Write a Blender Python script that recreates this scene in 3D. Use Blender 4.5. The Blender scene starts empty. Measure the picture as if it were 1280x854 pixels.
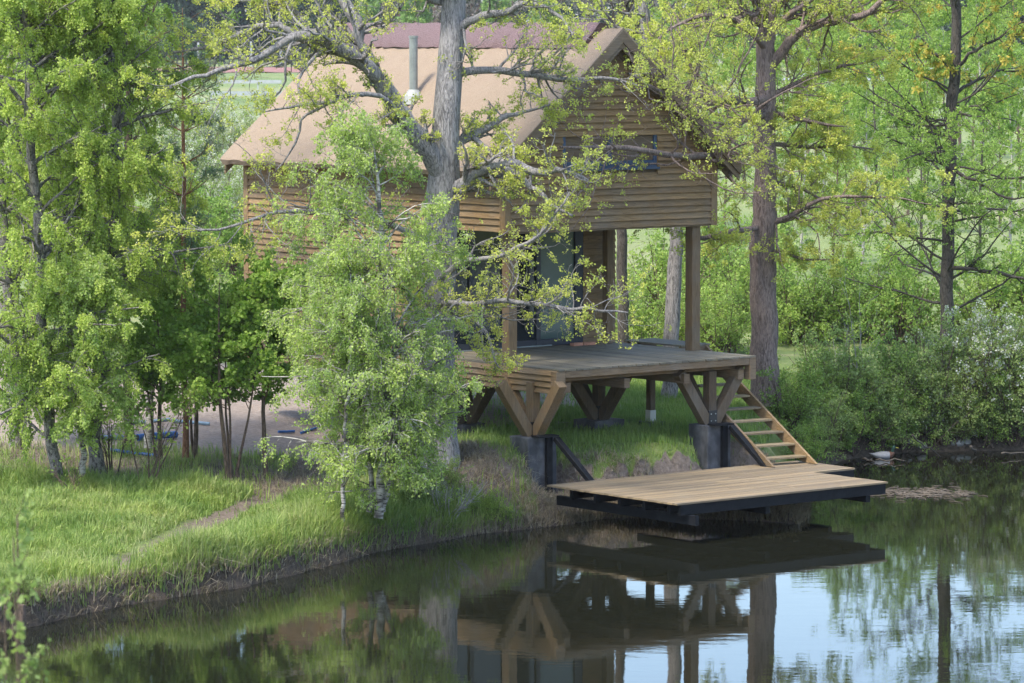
import bpy, bmesh, math, random
import numpy as np
from mathutils import Vector, Matrix
R = math.radians
rng = np.random.default_rng(7)
random.seed(7)
scn = bpy.context.scene
COL = scn.collection
# ------------------------------------------------------------ camera numbers
FPX, HOR, CAMZ = 4727.0, 39.7, 8.044
PITCH = math.atan((427 - HOR) / FPX)
def _ray(px, py):
    X = (px - 640) / FPX; Y = -(py - 427) / FPX
    return np.array([X, math.cos(PITCH) + Y * math.sin(PITCH), -math.sin(PITCH) + Y * math.cos(PITCH)])
def onz(px, py, z):
    d = _ray(px, py); t = (z - CAMZ) / d[2]
    return d * t + np.array([0, 0, CAMZ])
def aty(px, py, y):
    d = _ray(px, py); return d * (y / d[1]) + np.array([0, 0, CAMZ])
ANG = R(39.0)
U = np.array([math.cos(ANG), math.sin(ANG)]); V = np.array([-math.sin(ANG), math.cos(ANG)])
ORG = np.array([0.767, 62.495])
def loc(a, b, z=0.0):
    q = ORG + U * a + V * b
    return np.array([q[0], q[1], z])
# ------------------------------------------------------------ terrain
SHORE = np.array([(-90, 10), (-60, 20), (-20, 37), (-8.78, 48.6), (-6.88, 50.3), (-6.5, 50.9), (-5.5, 52.7), (-3.95, 54.4),
    (-2.67, 56.9), (-2.1, 58.2), (-0.5, 60.3), (0.26, 60.9), (0.94, 61.5), (1.5, 62.2), (2.5, 62.3), (4.1, 61.9), (4.7, 61.5), (4.95, 62.4),
    (5.0, 64.2), (5.4, 67.9), (6.3, 71.0), (7.6, 72.1), (9.8, 72.5), (13.3, 73.4), (25, 72), (60, 60), (80, 30),
    (60, 22), (20, 20), (-5, 21), (-40, 14)], float)
def _sd(x, y):
    """signed distance to the shore, positive on land"""
    x = np.asarray(x, float); y = np.asarray(y, float)
    d2 = np.full(x.shape, 1e18); inside = np.zeros(x.shape, bool)
    n = len(SHORE)
    for i in range(n):
        ax, ay = SHORE[i]; bx, by = SHORE[(i + 1) % n]
        ex, ey = bx - ax, by - ay
        t = np.clip(((x - ax) * ex + (y - ay) * ey) / (ex * ex + ey * ey), 0, 1)
        d2 = np.minimum(d2, (x - ax - t * ex) ** 2 + (y - ay - t * ey) ** 2)
        c = ((ay > y) != (by > y)) & (x < (bx - ax) * (y - ay) / (by - ay + 1e-12) + ax)
        inside ^= c
    d = np.sqrt(d2)
    return np.where(inside, -d, d)
def _hash(ix, iy, s):
    v = np.sin(ix * 127.1 + iy * 311.7 + s * 74.7) * 43758.5453
    return v - np.floor(v)
def vnoise(x, y, s=0):
    ix, iy = np.floor(x), np.floor(y); fx, fy = x - ix, y - iy
    fx = fx * fx * (3 - 2 * fx); fy = fy * fy * (3 - 2 * fy)
    a = _hash(ix, iy, s); b = _hash(ix + 1, iy, s); c = _hash(ix, iy + 1, s); d = _hash(ix + 1, iy + 1, s)
    return a + (b - a) * fx + (c - a) * fy + (a - b - c + d) * fx * fy
def fbm(x, y, s=0, o=4):
    t = 0; a = .5
    for i in range(o):
        t = t + a * vnoise(x, y, s + i); x = x * 2.03; y = y * 2.03; a *= .5
    return t
def sstep(a, b, x):
    t = np.clip((x - a) / (b - a), 0, 1); return t * t * (3 - 2 * t)
PATHL = np.array([onz(a_, b_, .6)[:2] for a_, b_ in ((-60, 745), (40, 727), (110, 706), (160, 688), (215, 664), (275, 642), (330, 622), (375, 600), (400, 575), (395, 545), (380, 520))])
def _dpoly(x, y, L):
    d2 = np.full(x.shape, 1e18)
    for i in range(len(L) - 1):
        ax, ay = L[i]; ex, ey = L[i + 1] - L[i]
        t = np.clip(((x - ax) * ex + (y - ay) * ey) / (ex * ex + ey * ey), 0, 1)
        d2 = np.minimum(d2, (x - ax - t * ex) ** 2 + (y - ay - t * ey) ** 2)
    return np.sqrt(d2)
def H(x, y):
    x = np.asarray(x, float); y = np.asarray(y, float)
    wob = (fbm(x * 1.7, y * 1.7, 3) - .5) * .35
    s = _sd(x, y)
    sl = s + wob * np.clip(s + .5, 0, 1)
    left = np.interp(sl, [0, .05, .22, 1.5, 4, 8, 14, 40, 80, 180, 330, 1000], [0, .28, .44, .50, .66, .9, 1.15, 1.9, 2.2, 3.3, 3.9, 6])
    deck = np.interp(sl, [0, .45, .95, 1.6, 4, 10, 40, 80, 180, 330, 1000], [0, .3, .84, 1.0, 1.12, 1.3, 1.9, 2.2, 3.3, 3.9, 6])
    la = (x - ORG[0]) * U[0] + (y - ORG[1]) * U[1]; lb = (x - ORG[0]) * V[0] + (y - ORG[1]) * V[1]
    thr = np.interp(la, [-1.6, -.8, -.35, .45, .85, 3.0, 3.2, 4.0, 4.4, 5.0, 6.5], [-3.2, -1.3, .75, .65, -.15, -.2, .3, .3, -.5, -1.0, -3.5])
    face = sstep(thr - .30, thr + .30, lb + (fbm(x * 2.6, y * 2.6, 91) - .47) * .35 + (fbm(x * 7, y * 7, 95, 2) - .37) * .45)
    deck = np.where(face < 1, np.minimum(deck, .10 + .22 * np.clip(s, 0, 1.2)) * (1 - face) + deck * face, deck)
    w = sstep(-2.4, -.3, x)
    z = left * (1 - w) + deck * w
    near = np.interp(s, [0, 20, 60], [0, 5.6, 6.0])
    z = np.where(y < 34, near, z)
    z = np.where(s < 0, np.maximum(s * .5, -1.6), z)
    m = np.clip(s, 0, 1)
    z = z + m * ((fbm(x * .8, y * .8, 11) - .47) * .22 + (fbm(x * 5, y * 5, 21, 2) - .37) * .06)
    # earth mound beside the left pedestal
    z = z + .28 * np.exp(-(((x + .9) / .8) ** 2 + ((y - 62.0) / .9) ** 2)) * m
    z = z - m * .06 * np.exp(-(_dpoly(x, y, PATHL) / .3) ** 2)
    return z
def hz(x, y): return float(H(np.array([x]), np.array([y]))[0])
def onground(px, py):
    lo = None
    d = _ray(px, py)
    ts = np.linspace(40, 700, 6000); pts = d[None, :] * ts[:, None] + np.array([0, 0, CAMZ])
    k = np.argmax(pts[:, 2] < np.maximum(H(pts[:, 0], pts[:, 1]), 0)); return pts[k]
# ------------------------------------------------------------ materials
def newmat(name):
    m = bpy.data.materials.new(name); m.use_nodes = True
    nt = m.node_tree; b = nt.nodes['Principled BSDF']; return m, nt, b
def N(nt, t, **kw):
    n = nt.nodes.new(t)
    for k, v in kw.items():
        if k in n.inputs: n.inputs[k].default_value = v
        else: setattr(n, k, v)
    return n
def L(nt, a, b): nt.links.new(a, b)
def ramp(nt, fac, stops):
    r = nt.nodes.new('ShaderNodeValToRGB'); e = r.color_ramp.elements
    while len(e) < len(stops): e.new(.5)
    for i, (p, c) in enumerate(stops):
        e[i].position = p; e[i].color = (*c, 1) if len(c) == 3 else c
    L(nt, fac, r.inputs[0]); return r.outputs[0]
def mapped(nt, scale, coord='Object'):
    tc = nt.nodes.new('ShaderNodeTexCoord'); mp = nt.nodes.new('ShaderNodeMapping')
    mp.inputs['Scale'].default_value = scale; L(nt, tc.outputs[coord], mp.inputs[0]); return mp.outputs[0]
def noise(nt, vec, scale, detail=4, rough=.55, dist=0.0):
    n = N(nt, 'ShaderNodeTexNoise', Scale=scale, Detail=detail, Roughness=rough, Distortion=dist)
    if vec is not None: L(nt, vec, n.inputs['Vector'])
    return n.outputs['Fac']
def mixc(nt, fac, a, b, mode='MIX'):
    m = nt.nodes.new('ShaderNodeMix'); m.data_type = 'RGBA'; m.blend_type = mode
    for sock, v in ((m.inputs[0], fac), (m.inputs[6], a), (m.inputs[7], b)):
        if hasattr(v, 'is_linked') or hasattr(v, 'links'): L(nt, v, sock)
        elif isinstance(v, (int, float)): sock.default_value = v
        else: sock.default_value = (*v, 1)
    return m.outputs[2]
def bump(nt, b, h, s=.3, d=.02):
    n = N(nt, 'ShaderNodeBump', Strength=s, Distance=d); L(nt, h, n.inputs['Height']); L(nt, n.outputs[0], b.inputs['Normal'])
def attr(nt, name='rnd'):
    a = nt.nodes.new('ShaderNodeAttribute'); a.attribute_name = name; return a.outputs['Fac']
def wood(name, dark, light, scale, rough=.75, knots=.35, grey=(.2, .19, .17), greyamt=.25):
    m, nt, b = newmat(name)
    v = mapped(nt, scale)
    g = noise(nt, v, 3.0, 6, .6, .6)
    c = ramp(nt, g, [(.3, dark), (.68, light)])
    v2 = mapped(nt, (1.6, 1.6, 1.6))
    c = mixc(nt, ramp(nt, noise(nt, v2, 1.3, 3), [(.42, (0, 0, 0)), (.75, (greyamt * 1.6,) * 3)]), c, grey)
    t = ramp(nt, attr(nt), [(0, (.72, .72, .74)), (.5, (.95, .94, .92)), (1, (1.18, 1.14, 1.06))])
    c = mixc(nt, 1.0, c, t, 'MULTIPLY')
    v3 = mapped(nt, (3.2, 3.2, 7.5))
    vo = N(nt, 'ShaderNodeTexVoronoi', Scale=1.6); L(nt, v3, vo.inputs['Vector'])
    k = ramp(nt, vo.outputs['Distance'], [(.03, (knots,) * 3), (.14, (0, 0, 0))])
    c = mixc(nt, k, c, tuple(x * .35 for x in dark))
    L(nt, c, b.inputs['Base Color']); b.inputs['Roughness'].default_value = rough
    bump(nt, b, g, .35, .01); return m
def leafmat(name, cols, trans=.45, clump=None):
    m, nt, b = newmat(name)
    c = ramp(nt, attr(nt), [(i / (len(cols) - 1), x) for i, x in enumerate(cols)])
    v = mapped(nt, (1, 1, 1))
    cl = ramp(nt, noise(nt, v, 1.1, 2), [(.35, (.8, .86, .85)), (.7, (1.14, 1.1, 1.0))])
    c = mixc(nt, 1.0, c, cl, 'MULTIPLY')
    L(nt, c, b.inputs['Base Color']); b.inputs['Roughness'].default_value = .62
    b.inputs['Specular IOR Level'].default_value = .25
    tr = nt.nodes.new('ShaderNodeBsdfTranslucent'); L(nt, mixc(nt, 1.0, c, (1.02, 1.1, .75), 'MULTIPLY'), tr.inputs[0])
    mx = nt.nodes.new('ShaderNodeMixShader'); mx.inputs[0].default_value = trans
    L(nt, b.outputs[0], mx.inputs[1]); L(nt, tr.outputs[0], mx.inputs[2])
    L(nt, mx.outputs[0], nt.nodes['Material Output'].inputs[0]); return m
def bark(name, dark, light, sc=(14, 14, 2.2), s=.6):
    m, nt, b = newmat(name)
    v = mapped(nt, tuple(x * 1.5 for x in sc)); g = noise(nt, v, 1.5, 6, .7, 1.0)
    c = ramp(nt, g, [(.40, dark), (.56, light)])
    c = mixc(nt, ramp(nt, noise(nt, mapped(nt, (1, 1, 1)), 2.3, 3), [(.45, (0, 0, 0)), (.75, (.45,) * 3)]), c, tuple(x * 1.25 for x in light))
    L(nt, c, b.inputs['Base Color']); b.inputs['Roughness'].default_value = .9; bump(nt, b, g, 1.0, .05 * s); return m
def birchbark(name):
    m, nt, b = newmat(name)
    g = noise(nt, mapped(nt, (3, 3, 16)), 2.2, 4, .7)
    pz = noise(nt, mapped(nt, (1.2, 1.2, 2.4)), 2.0, 3)
    c = ramp(nt, g, [(.40, (.06, .05, .045)), (.47, (.36, .33, .30)), (.6, (.52, .49, .45))])
    c = mixc(nt, ramp(nt, pz, [(.5, (0, 0, 0)), (.62, (1, 1, 1))]), c, (.07, .058, .05))
    L(nt, c, b.inputs['Base Color']); b.inputs['Roughness'].default_value = .8; bump(nt, b, g, .5, .02); return m
def plain(name, col, rough=.6, var=.25, sc=6, metal=0.0):
    m, nt, b = newmat(name)
    g = noise(nt, mapped(nt, (1, 1, 1)), sc, 5, .6)
    c = ramp(nt, g, [(.3, tuple(x * (1 - var) for x in col)), (.7, tuple(min(1, x * (1 + var)) for x in col))])
    L(nt, c, b.inputs['Base Color']); b.inputs['Roughness'].default_value = rough; b.inputs['Metallic'].default_value = metal
    bump(nt, b, g, .25, .01); return m
M = {}
M['siding'] = wood('siding_wood', (.165, .10, .042), (.34, .222, .105), (1.3, 1.3, 22), knots=.6)
M['post'] = wood('post_wood', (0.136, 0.084, 0.040), (0.288, 0.188, 0.092), (20, 20, 1.4))
M['beam'] = wood('beam_wood', (0.128, 0.085, 0.047), (0.264, 0.183, 0.106), (1.4, 1.4, 20))
M['deckw'] = wood('deck_wood', (0.114, 0.100, 0.071), (0.223, 0.199, 0.142), (16, 1.2, 16), knots=.15, greyamt=.4)
M['dockw'] = wood('dock_wood', (.20, .148, .09), (.275, .21, .13), (1.2, 16, 16), knots=.2, grey=(0.245, 0.207, 0.147))
M['step'] = wood('step_wood', (0.187, 0.135, 0.074), (0.302, 0.235, 0.134), (1.2, 14, 14))
M['stringer'] = wood('stringer_wood', (.14, .09, .042), (.29, .195, .10), (3, 3, 10))
M['dkpost'] = wood('shade_tinted_post_wood', (.06, .04, .022), (.15, .10, .055), (18, 18, 1.6))  # darker copy of the post wood, with under-deck shade put into its colour
M['black'] = plain('black_stained_timber', (0.009, 0.010, 0.013), .6, .4, 9)
M['black'].node_tree.nodes['Principled BSDF'].inputs['Specular IOR Level'].default_value = .2
M['steel'] = plain('black_steel_plate', (.02, .02, .022), .45, .2, 20)
M['boltm'] = plain('zinc_bolt', (.5, .5, .5), .35, .1, 30, .8)
M['zinc'] = plain('zinc_sheet', (.27, .30, .29), .45, .15, 8, .35)
M['flash'] = plain('pale_flashing', (.33, .34, .32), .5, .12, 12)
M['frame'] = plain('slate_blue_frame', (.05, .085, .155), .45, .15, 5)
M['frameD'] = plain('dark_frame', (.018, .022, .035), .45, .15, 5)
M['rust'] = plain('white_paint', (.62, .62, .60), .5, .1, 5)
M['stone'] = plain('pale_stone', (.26, .25, .235), .85, .3, 7)
M['bluepipe'] = plain('blue_plastic_pipe', (.02, .10, .33), .4, .15, 8)
M['greypipe'] = plain('grey_blue_conduit', (.20, .30, .40), .5, .15, 8)
M['drytwig'] = plain('dry_twig', (.11, .09, .07), .9, .35, 12)
# concrete pedestals: grey with a dark damp coat
m, nt, b = newmat('concrete'); g = noise(nt, mapped(nt, (3, 3, 3)), 1.4, 6, .65)
g2 = noise(nt, mapped(nt, (1.4, 1.4, .8)), 2.2, 3)
c = ramp(nt, g, [(.3, (.06, .06, .066)), (.7, (.145, .15, .165))])
c = mixc(nt, ramp(nt, g2, [(.45, (0, 0, 0)), (.6, (.8,) * 3)]), c, (.035, .037, .043))
L(nt, c, b.inputs['Base Color']); b.inputs['Roughness'].default_value = .85; bump(nt, b, g, .4, .02); M['conc'] = m
# reed thatch
m, nt, b = newmat('reed_thatch'); g = noise(nt, mapped(nt, (26, 40, 26)), 1.3, 8, .8)
g2 = noise(nt, mapped(nt, (.9, .9, .5)), 2.4, 6, .7)
c = ramp(nt, g, [(.3, (.225, .168, .118)), (.7, (.37, .288, .21))])
c = mixc(nt, ramp(nt, g2, [(.35, (0, 0, 0)), (.7, (.5,) * 3)]), c, (.27, .198, .145))
L(nt, c, b.inputs['Base Color']); b.inputs['Roughness'].default_value = .95; bump(nt, b, g, .7, .03); M['thatch'] = m
m, nt, b = newmat('heather_ridge'); g = noise(nt, mapped(nt, (14, 14, 14)), 4, 6, .75)
c = ramp(nt, g, [(.32, (.14, .085, .085)), (.7, (.40, .28, .29))])
L(nt, c, b.inputs['Base Color']); b.inputs['Roughness'].default_value = .95; bump(nt, b, g, 1.0, .06); M['heather'] = m
m, nt, b = newmat('window_glass'); b.inputs['Base Color'].default_value = (.012, .018, .022, 1); b.inputs['Roughness'].default_value = .06
b.inputs['Specular IOR Level'].default_value = .5; g = noise(nt, mapped(nt, (1, 1, 1)), .9, 2); bump(nt, b, g, .08, .02); M['glass'] = m
m, nt, b = newmat('pane_reflection_tint'); b.inputs['Base Color'].default_value = (.075, .11, .105, 1); b.inputs['Roughness'].default_value = .12; M['palepane'] = m  # pane glass with a grey green reflection put into its base colour
M['brick'] = plain('red_brick', (.42, .20, .13), .85, .25, 10)
# foliage
M['L_birch'] = leafmat('birch_leaves', [(.32, .43, .11), (.45, .56, .17), (.60, .70, .26)], 0.54)
M['L_birch2'] = leafmat('dense_birch_leaves', [(.32, .42, .085), (.47, .57, .14), (.62, .70, .23)], 0.54)
M['L_oak'] = leafmat('young_oak_leaves', [(.44, .48, .10), (.57, .60, .15), (.68, .69, .23)], 0.5)
M['L_maple'] = leafmat('maple_leaves', [(.18, .30, .055), (.29, .43, .09), (.44, .57, .15)], 0.5)
M['L_alder'] = leafmat('alder_leaves', [(0.194, 0.297, 0.063), (0.320, 0.451, 0.105), (0.458, 0.594, 0.167)], 0.5)
M['L_shrub'] = leafmat('shrub_leaves', [(.21, .27, .09), (.33, .42, .14), (.46, .55, .22)], 0.48)
M['L_bright'] = leafmat('bright_shrub_leaves', [(.25, .34, .07), (.35, .47, .11), (.47, .58, .18)], 0.5)
M['L_thick'] = leafmat('thicket_leaves', [(.19, .29, .06), (.29, .42, .10), (.40, .53, .16)], 0.5)
M['L_blossom'] = leafmat('white_blossom', [(.45, .45, .42), (.6, .6, .56), (.75, .75, .72)], .3)
M['L_catkin'] = leafmat('orange_catkins', [(.50, .38, .08), (.60, .50, .12), (.6, .58, .16)], .5)
M['L_pine'] = leafmat('pine_needles', [(.12, .18, .12), (.18, .26, .16), (.26, .34, .22)], 0.25)
M['L_dark'] = leafmat('dark_conifer_needles', [(0.014, 0.030, 0.020), (0.028, 0.054, 0.033), (0.056, 0.092, 0.051)], .15)
M['L_far'] = leafmat('far_tree_leaves', [(.14, .24, .07), (.24, .36, .11), (.34, .45, .16)], 0.4)
M['L_grey'] = leafmat('bare_purple_twigs', [(0.168, 0.144, 0.156), (0.258, 0.222, 0.234), (0.336, 0.324, 0.263)], .2)
M['grass'] = leafmat('grass_blades', [(.13, .23, .05), (.22, .32, .08), (.35, .42, .14), (.46, .44, .24)], 0.4)
M['dry'] = leafmat('dry_grass', [(.16, .12, .09), (.30, .25, .19), (.46, .40, .32)], 0.25)
M['B_oak'] = bark('oak_bark', (.10, .095, .095), (.36, .34, .335), (16, 16, 3.0), 1)
M['B_oak2'] = bark('reddish_oak_bark', (0.102, 0.072, 0.060), (0.306, 0.234, 0.204), (16, 16, 3.0), 1)
M['B_dark'] = bark('dark_bark', (.022, .018, .015), (.10, .085, .07), (12, 12, 4))
M['B_brown'] = bark('brown_bark', (.06, .042, .03), (.17, .12, .09), (12, 12, 4))
M['B_pine'] = bark('red_pine_bark', (.16, .07, .035), (.34, .17, .10), (12, 12, 4))
M['B_birch'] = birchbark('birch_bark')
M['B_bdark'] = bark('cracked_birch_bark', (0.043, 0.038, 0.034), (0.289, 0.264, 0.246), (9, 9, 5), 1)
M['B_pale'] = bark('pale_smooth_bark', (.22, .20, .18), (.42, .40, .37), (6, 6, 3), .3)
# ground
m, nt, b = newmat('ground_cover')
A = nt.nodes.new('ShaderNodeAttribute'); A.attribute_name = 'mask'
sep = nt.nodes.new('ShaderNodeSeparateColor'); L(nt, A.outputs['Color'], sep.inputs[0])
n1 = noise(nt, mapped(nt, (1, 1, 1)), 1.3, 6, .65); n2 = noise(nt, mapped(nt, (1, 1, 1)), 14, 5, .7); n3 = noise(nt, mapped(nt, (1, 1, 1)), .045, 5, .6)
gr = ramp(nt, n1, [(.3, (.085, .135, .03)), (.5, (.14, .19, .045)), (.72, (.30, .28, .13))])
far = ramp(nt, n3, [(.35, (.12, .18, .05)), (.5, (.19, .235, .08)), (.65, (.27, .27, .13))])
geo = nt.nodes.new('ShaderNodeNewGeometry'); sx = nt.nodes.new('ShaderNodeSeparateXYZ'); L(nt, geo.outputs['Position'], sx.inputs[0])
fm = nt.nodes.new('ShaderNodeMapRange'); fm.inputs[1].default_value = 76; fm.inputs[2].default_value = 100; L(nt, sx.outputs['Y'], fm.inputs[0])
gr = mixc(nt, fm.outputs[0], gr, far)
soil = ramp(nt, n2, [(.3, (0.085, 0.064, 0.051)), (.7, (0.230, 0.183, 0.149))])
sand = ramp(nt, n2, [(.3, (0.218, 0.168, 0.133)), (.7, (0.367, 0.300, 0.250))])
mud = ramp(nt, n2, [(.3, (.03, .022, .015)), (.7, (.13, .095, .065))])
def nm(sock):
    a = nt.nodes.new('ShaderNodeMath'); a.operation = 'ADD'; L(nt, sock, a.inputs[0])
    q = nt.nodes.new('ShaderNodeMath'); q.operation = 'MULTIPLY_ADD'; L(nt, n2, q.inputs[0]); q.inputs[1].default_value = .7; q.inputs[2].default_value = -.35
    L(nt, q.outputs[0], a.inputs[1])
    return ramp(nt, a.outputs[0], [(.35, (0, 0, 0)), (.6, (1, 1, 1))])
c = mixc(nt, nm(sep.outputs[0]), gr, soil); c = mixc(nt, nm(sep.outputs[1]), c, sand); c = mixc(nt, nm(sep.outputs[2]), c, mud)
L(nt, c, b.inputs['Base Color']); b.inputs['Roughness'].default_value = .95; bump(nt, b, n2, .8, .06); M['ground'] = m
# water
m, nt, b = newmat('pond_water'); b.inputs['Base Color'].default_value = (.012, .013, .008, 1); b.inputs['Roughness'].default_value = .015
b.inputs['IOR'].default_value = 1.45
w1 = noise(nt, mapped(nt, (.6, 1.3, 1)), 2.4, 4, .55); w2 = noise(nt, mapped(nt, (.25, .5, 1)), 1.2, 2)
mm = nt.nodes.new('ShaderNodeMath'); mm.operation = 'MULTIPLY'; L(nt, w1, mm.inputs[0]); L(nt, w2, mm.inputs[1])
bump(nt, b, mm.outputs[0], .085, .03); M['water'] = m

# ------------------------------------------------------------ mesh helpers
def tag(o, label=None, cat=None, group=None, kind=None):
    if label: o['label'] = label
    if cat: o['category'] = cat
    if group: o['group'] = group
    if kind: o['kind'] = kind
    return o
def empty(name, location, label=None, cat=None, group=None, rz=0):
    o = bpy.data.objects.new(name, None); COL.objects.link(o)
    o.location = location; o.rotation_euler = (0, 0, rz); o.empty_display_size = .2
    return tag(o, label, cat, group)
def link(name, me, mat, parent=None):
    o = bpy.data.objects.new(name, me); COL.objects.link(o)
    if mat is not None and len(me.materials) == 0: me.materials.append(mat)
    if parent is not None: o.parent = parent
    return o
class MB:
    def __init__(s): s.v = []; s.f = []; s.r = []; s.n = 0
    def add(s, v, f, r=None):
        v = np.asarray(v, float); r = random.random() if r is None else r
        s.v.append(v); s.f += [tuple(i + s.n for i in q) for q in f]; s.r += [r] * len(f); s.n += len(v)
    def box(s, x0, x1, y0, y1, z0, z1, r=None, j=0):
        v = [(x, y, z) for x in (x0, x1) for y in (y0, y1) for z in (z0, z1)]
        s.add(v, [(0, 1, 3, 2), (4, 6, 7, 5), (0, 4, 5, 1), (2, 3, 7, 6), (0, 2, 6, 4), (1, 5, 7, 3)], r)
    def bar(s, p, q, w, h, up=(0, 0, 1), r=None):
        p = np.array(p, float); q = np.array(q, float); d = q - p; d /= np.linalg.norm(d)
        up = np.array(up, float); sd = np.cross(d, up); sd /= np.linalg.norm(sd); up2 = np.cross(sd, d)
        v = []
        for c in (p, q):
            for a, b in ((-1, -1), (1, -1), (1, 1), (-1, 1)): v.append(c + sd * a * w / 2 + up2 * b * h / 2)
        s.add(v, [(0, 3, 2, 1), (4, 5, 6, 7), (0, 1, 5, 4), (1, 2, 6, 5), (2, 3, 7, 6), (3, 0, 4, 7)], r)
    def tube(s, pts, rad, k=8, r=None):
        pts = np.asarray(pts, float); n = len(pts); rad = np.broadcast_to(np.asarray(rad, float), (n,))
        t = np.gradient(pts, axis=0); t /= np.linalg.norm(t, axis=1)[:, None]
        ref = np.array([0, 0, 1.]) if abs(t[:, 2]).mean() < .8 else np.array([1., 0, 0])
        a = np.cross(t, ref); a /= np.linalg.norm(a, axis=1)[:, None]; b = np.cross(t, a)
        th = np.arange(k) * 2 * math.pi / k
        v = pts[:, None, :] + rad[:, None, None] * (np.cos(th)[None, :, None] * a[:, None, :] + np.sin(th)[None, :, None] * b[:, None, :])
        f = [(i * k + j, i * k + (j + 1) % k, (i + 1) * k + (j + 1) % k, (i + 1) * k + j) for i in range(n - 1) for j in range(k)]
        f += [tuple(range(k))[::-1], tuple((n - 1) * k + j for j in range(k))]
        s.add(v.reshape(-1, 3), f, r)
    def mesh(s, name, smooth=False):
        me = bpy.data.meshes.new(name); me.from_pydata(np.concatenate(s.v).tolist(), [], s.f)
        a = me.attributes.new('rnd', 'FLOAT', 'FACE'); a.data.foreach_set('value', np.array(s.r, np.float32))
        if smooth: me.polygons.foreach_set('use_smooth', np.ones(len(s.f), bool))
        me.update(); return me
    def build(s, name, mat, parent=None, bevel=0, smooth=False):
        o = link(name, s.mesh(name, smooth), mat, parent)
        if bevel:
            b = o.modifiers.new('bevel', 'BEVEL'); b.width = bevel; b.segments = 1; b.limit_method = 'ANGLE'; b.angle_limit = R(50)
        return o
def quadmesh(name, verts, quads, rnd=None, smooth=False):
    me = bpy.data.meshes.new(name); nv = len(verts); nq = len(quads)
    me.vertices.add(nv); me.vertices.foreach_set('co', np.asarray(verts, np.float32).ravel())
    me.loops.add(nq * 4); me.loops.foreach_set('vertex_index', np.asarray(quads, np.int32).ravel())
    me.polygons.add(nq); me.polygons.foreach_set('loop_start', np.arange(0, nq * 4, 4, dtype=np.int32))
    if smooth: me.polygons.foreach_set('use_smooth', np.ones(nq, bool))
    if rnd is not None:
        a = me.attributes.new('rnd', 'FLOAT', 'FACE'); a.data.foreach_set('value', np.asarray(rnd, np.float32))
    me.update(calc_edges=True); return me

# ------------------------------------------------------------ plants
def nrm(v): return v / np.maximum(np.linalg.norm(v, axis=-1, keepdims=True), 1e-9)
def grow(P0, Dr, Ln, R0, n, wander, up, taper=.75):
    m = len(P0); pts = np.zeros((m, n, 3)); pts[:, 0] = P0; d = nrm(Dr)
    for i in range(1, n):
        d = nrm(d + rng.normal(0, wander, (m, 3)) + np.array([0, 0, up]))
        pts[:, i] = pts[:, i - 1] + d * (Ln / (n - 1))[:, None]
    t = np.linspace(0, 1, n)
    return pts, R0[:, None] * (1 - taper * t)[None, :]
def kids(B, c, t0, t1, amin, amax, lf, rf, flat=0.0, lend=.55):
    pts, rad, Ln = B; m, n, _ = pts.shape
    t = rng.uniform(t0, t1, (m, c)); x = t * (n - 1); i = np.minimum(x.astype(int), n - 2); fr = x - i
    I = np.arange(m)[:, None]
    p = pts[I, i] * (1 - fr)[..., None] + pts[I, i + 1] * fr[..., None]
    rr = rad[I, i] * (1 - fr) + rad[I, i + 1] * fr
    tg = nrm(pts[I, i + 1] - pts[I, i])
    q = rng.normal(0, 1, (m, c, 3)); q[..., 2] *= (1 - flat); q = nrm(q - (q * tg).sum(-1, keepdims=True) * tg)
    a = rng.uniform(amin, amax, (m, c))[..., None]
    d = np.cos(a) * tg + np.sin(a) * q
    ln = Ln[:, None] * lf * (1 - lend * t) * rng.uniform(.6, 1.25, (m, c))
    return p.reshape(-1, 3), d.reshape(-1, 3), ln.ravel(), (rr * rf).ravel()
def resample(P, n, wig=0):
    P = np.asarray(P, float); s = np.r_[0, np.cumsum(np.linalg.norm(np.diff(P[:, :3], axis=0), axis=1))]
    # catmull-rom through the points
    out = []
    for u in np.linspace(0, s[-1], n):
        i = min(np.searchsorted(s, u, side='right') - 1, len(P) - 2); t = (u - s[i]) / (s[i + 1] - s[i])
        p0 = P[max(i - 1, 0)]; p1 = P[i]; p2 = P[i + 1]; p3 = P[min(i + 2, len(P) - 1)]
        out.append(.5 * ((2 * p1) + (-p0 + p2) * t + (2 * p0 - 5 * p1 + 4 * p2 - p3) * t * t + (-p0 + 3 * p1 - 3 * p2 + p3) * t ** 3))
    out = np.array(out); 
    if wig: out[1:-1, :3] += rng.normal(0, wig, (n - 2, 3))
    return out
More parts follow.
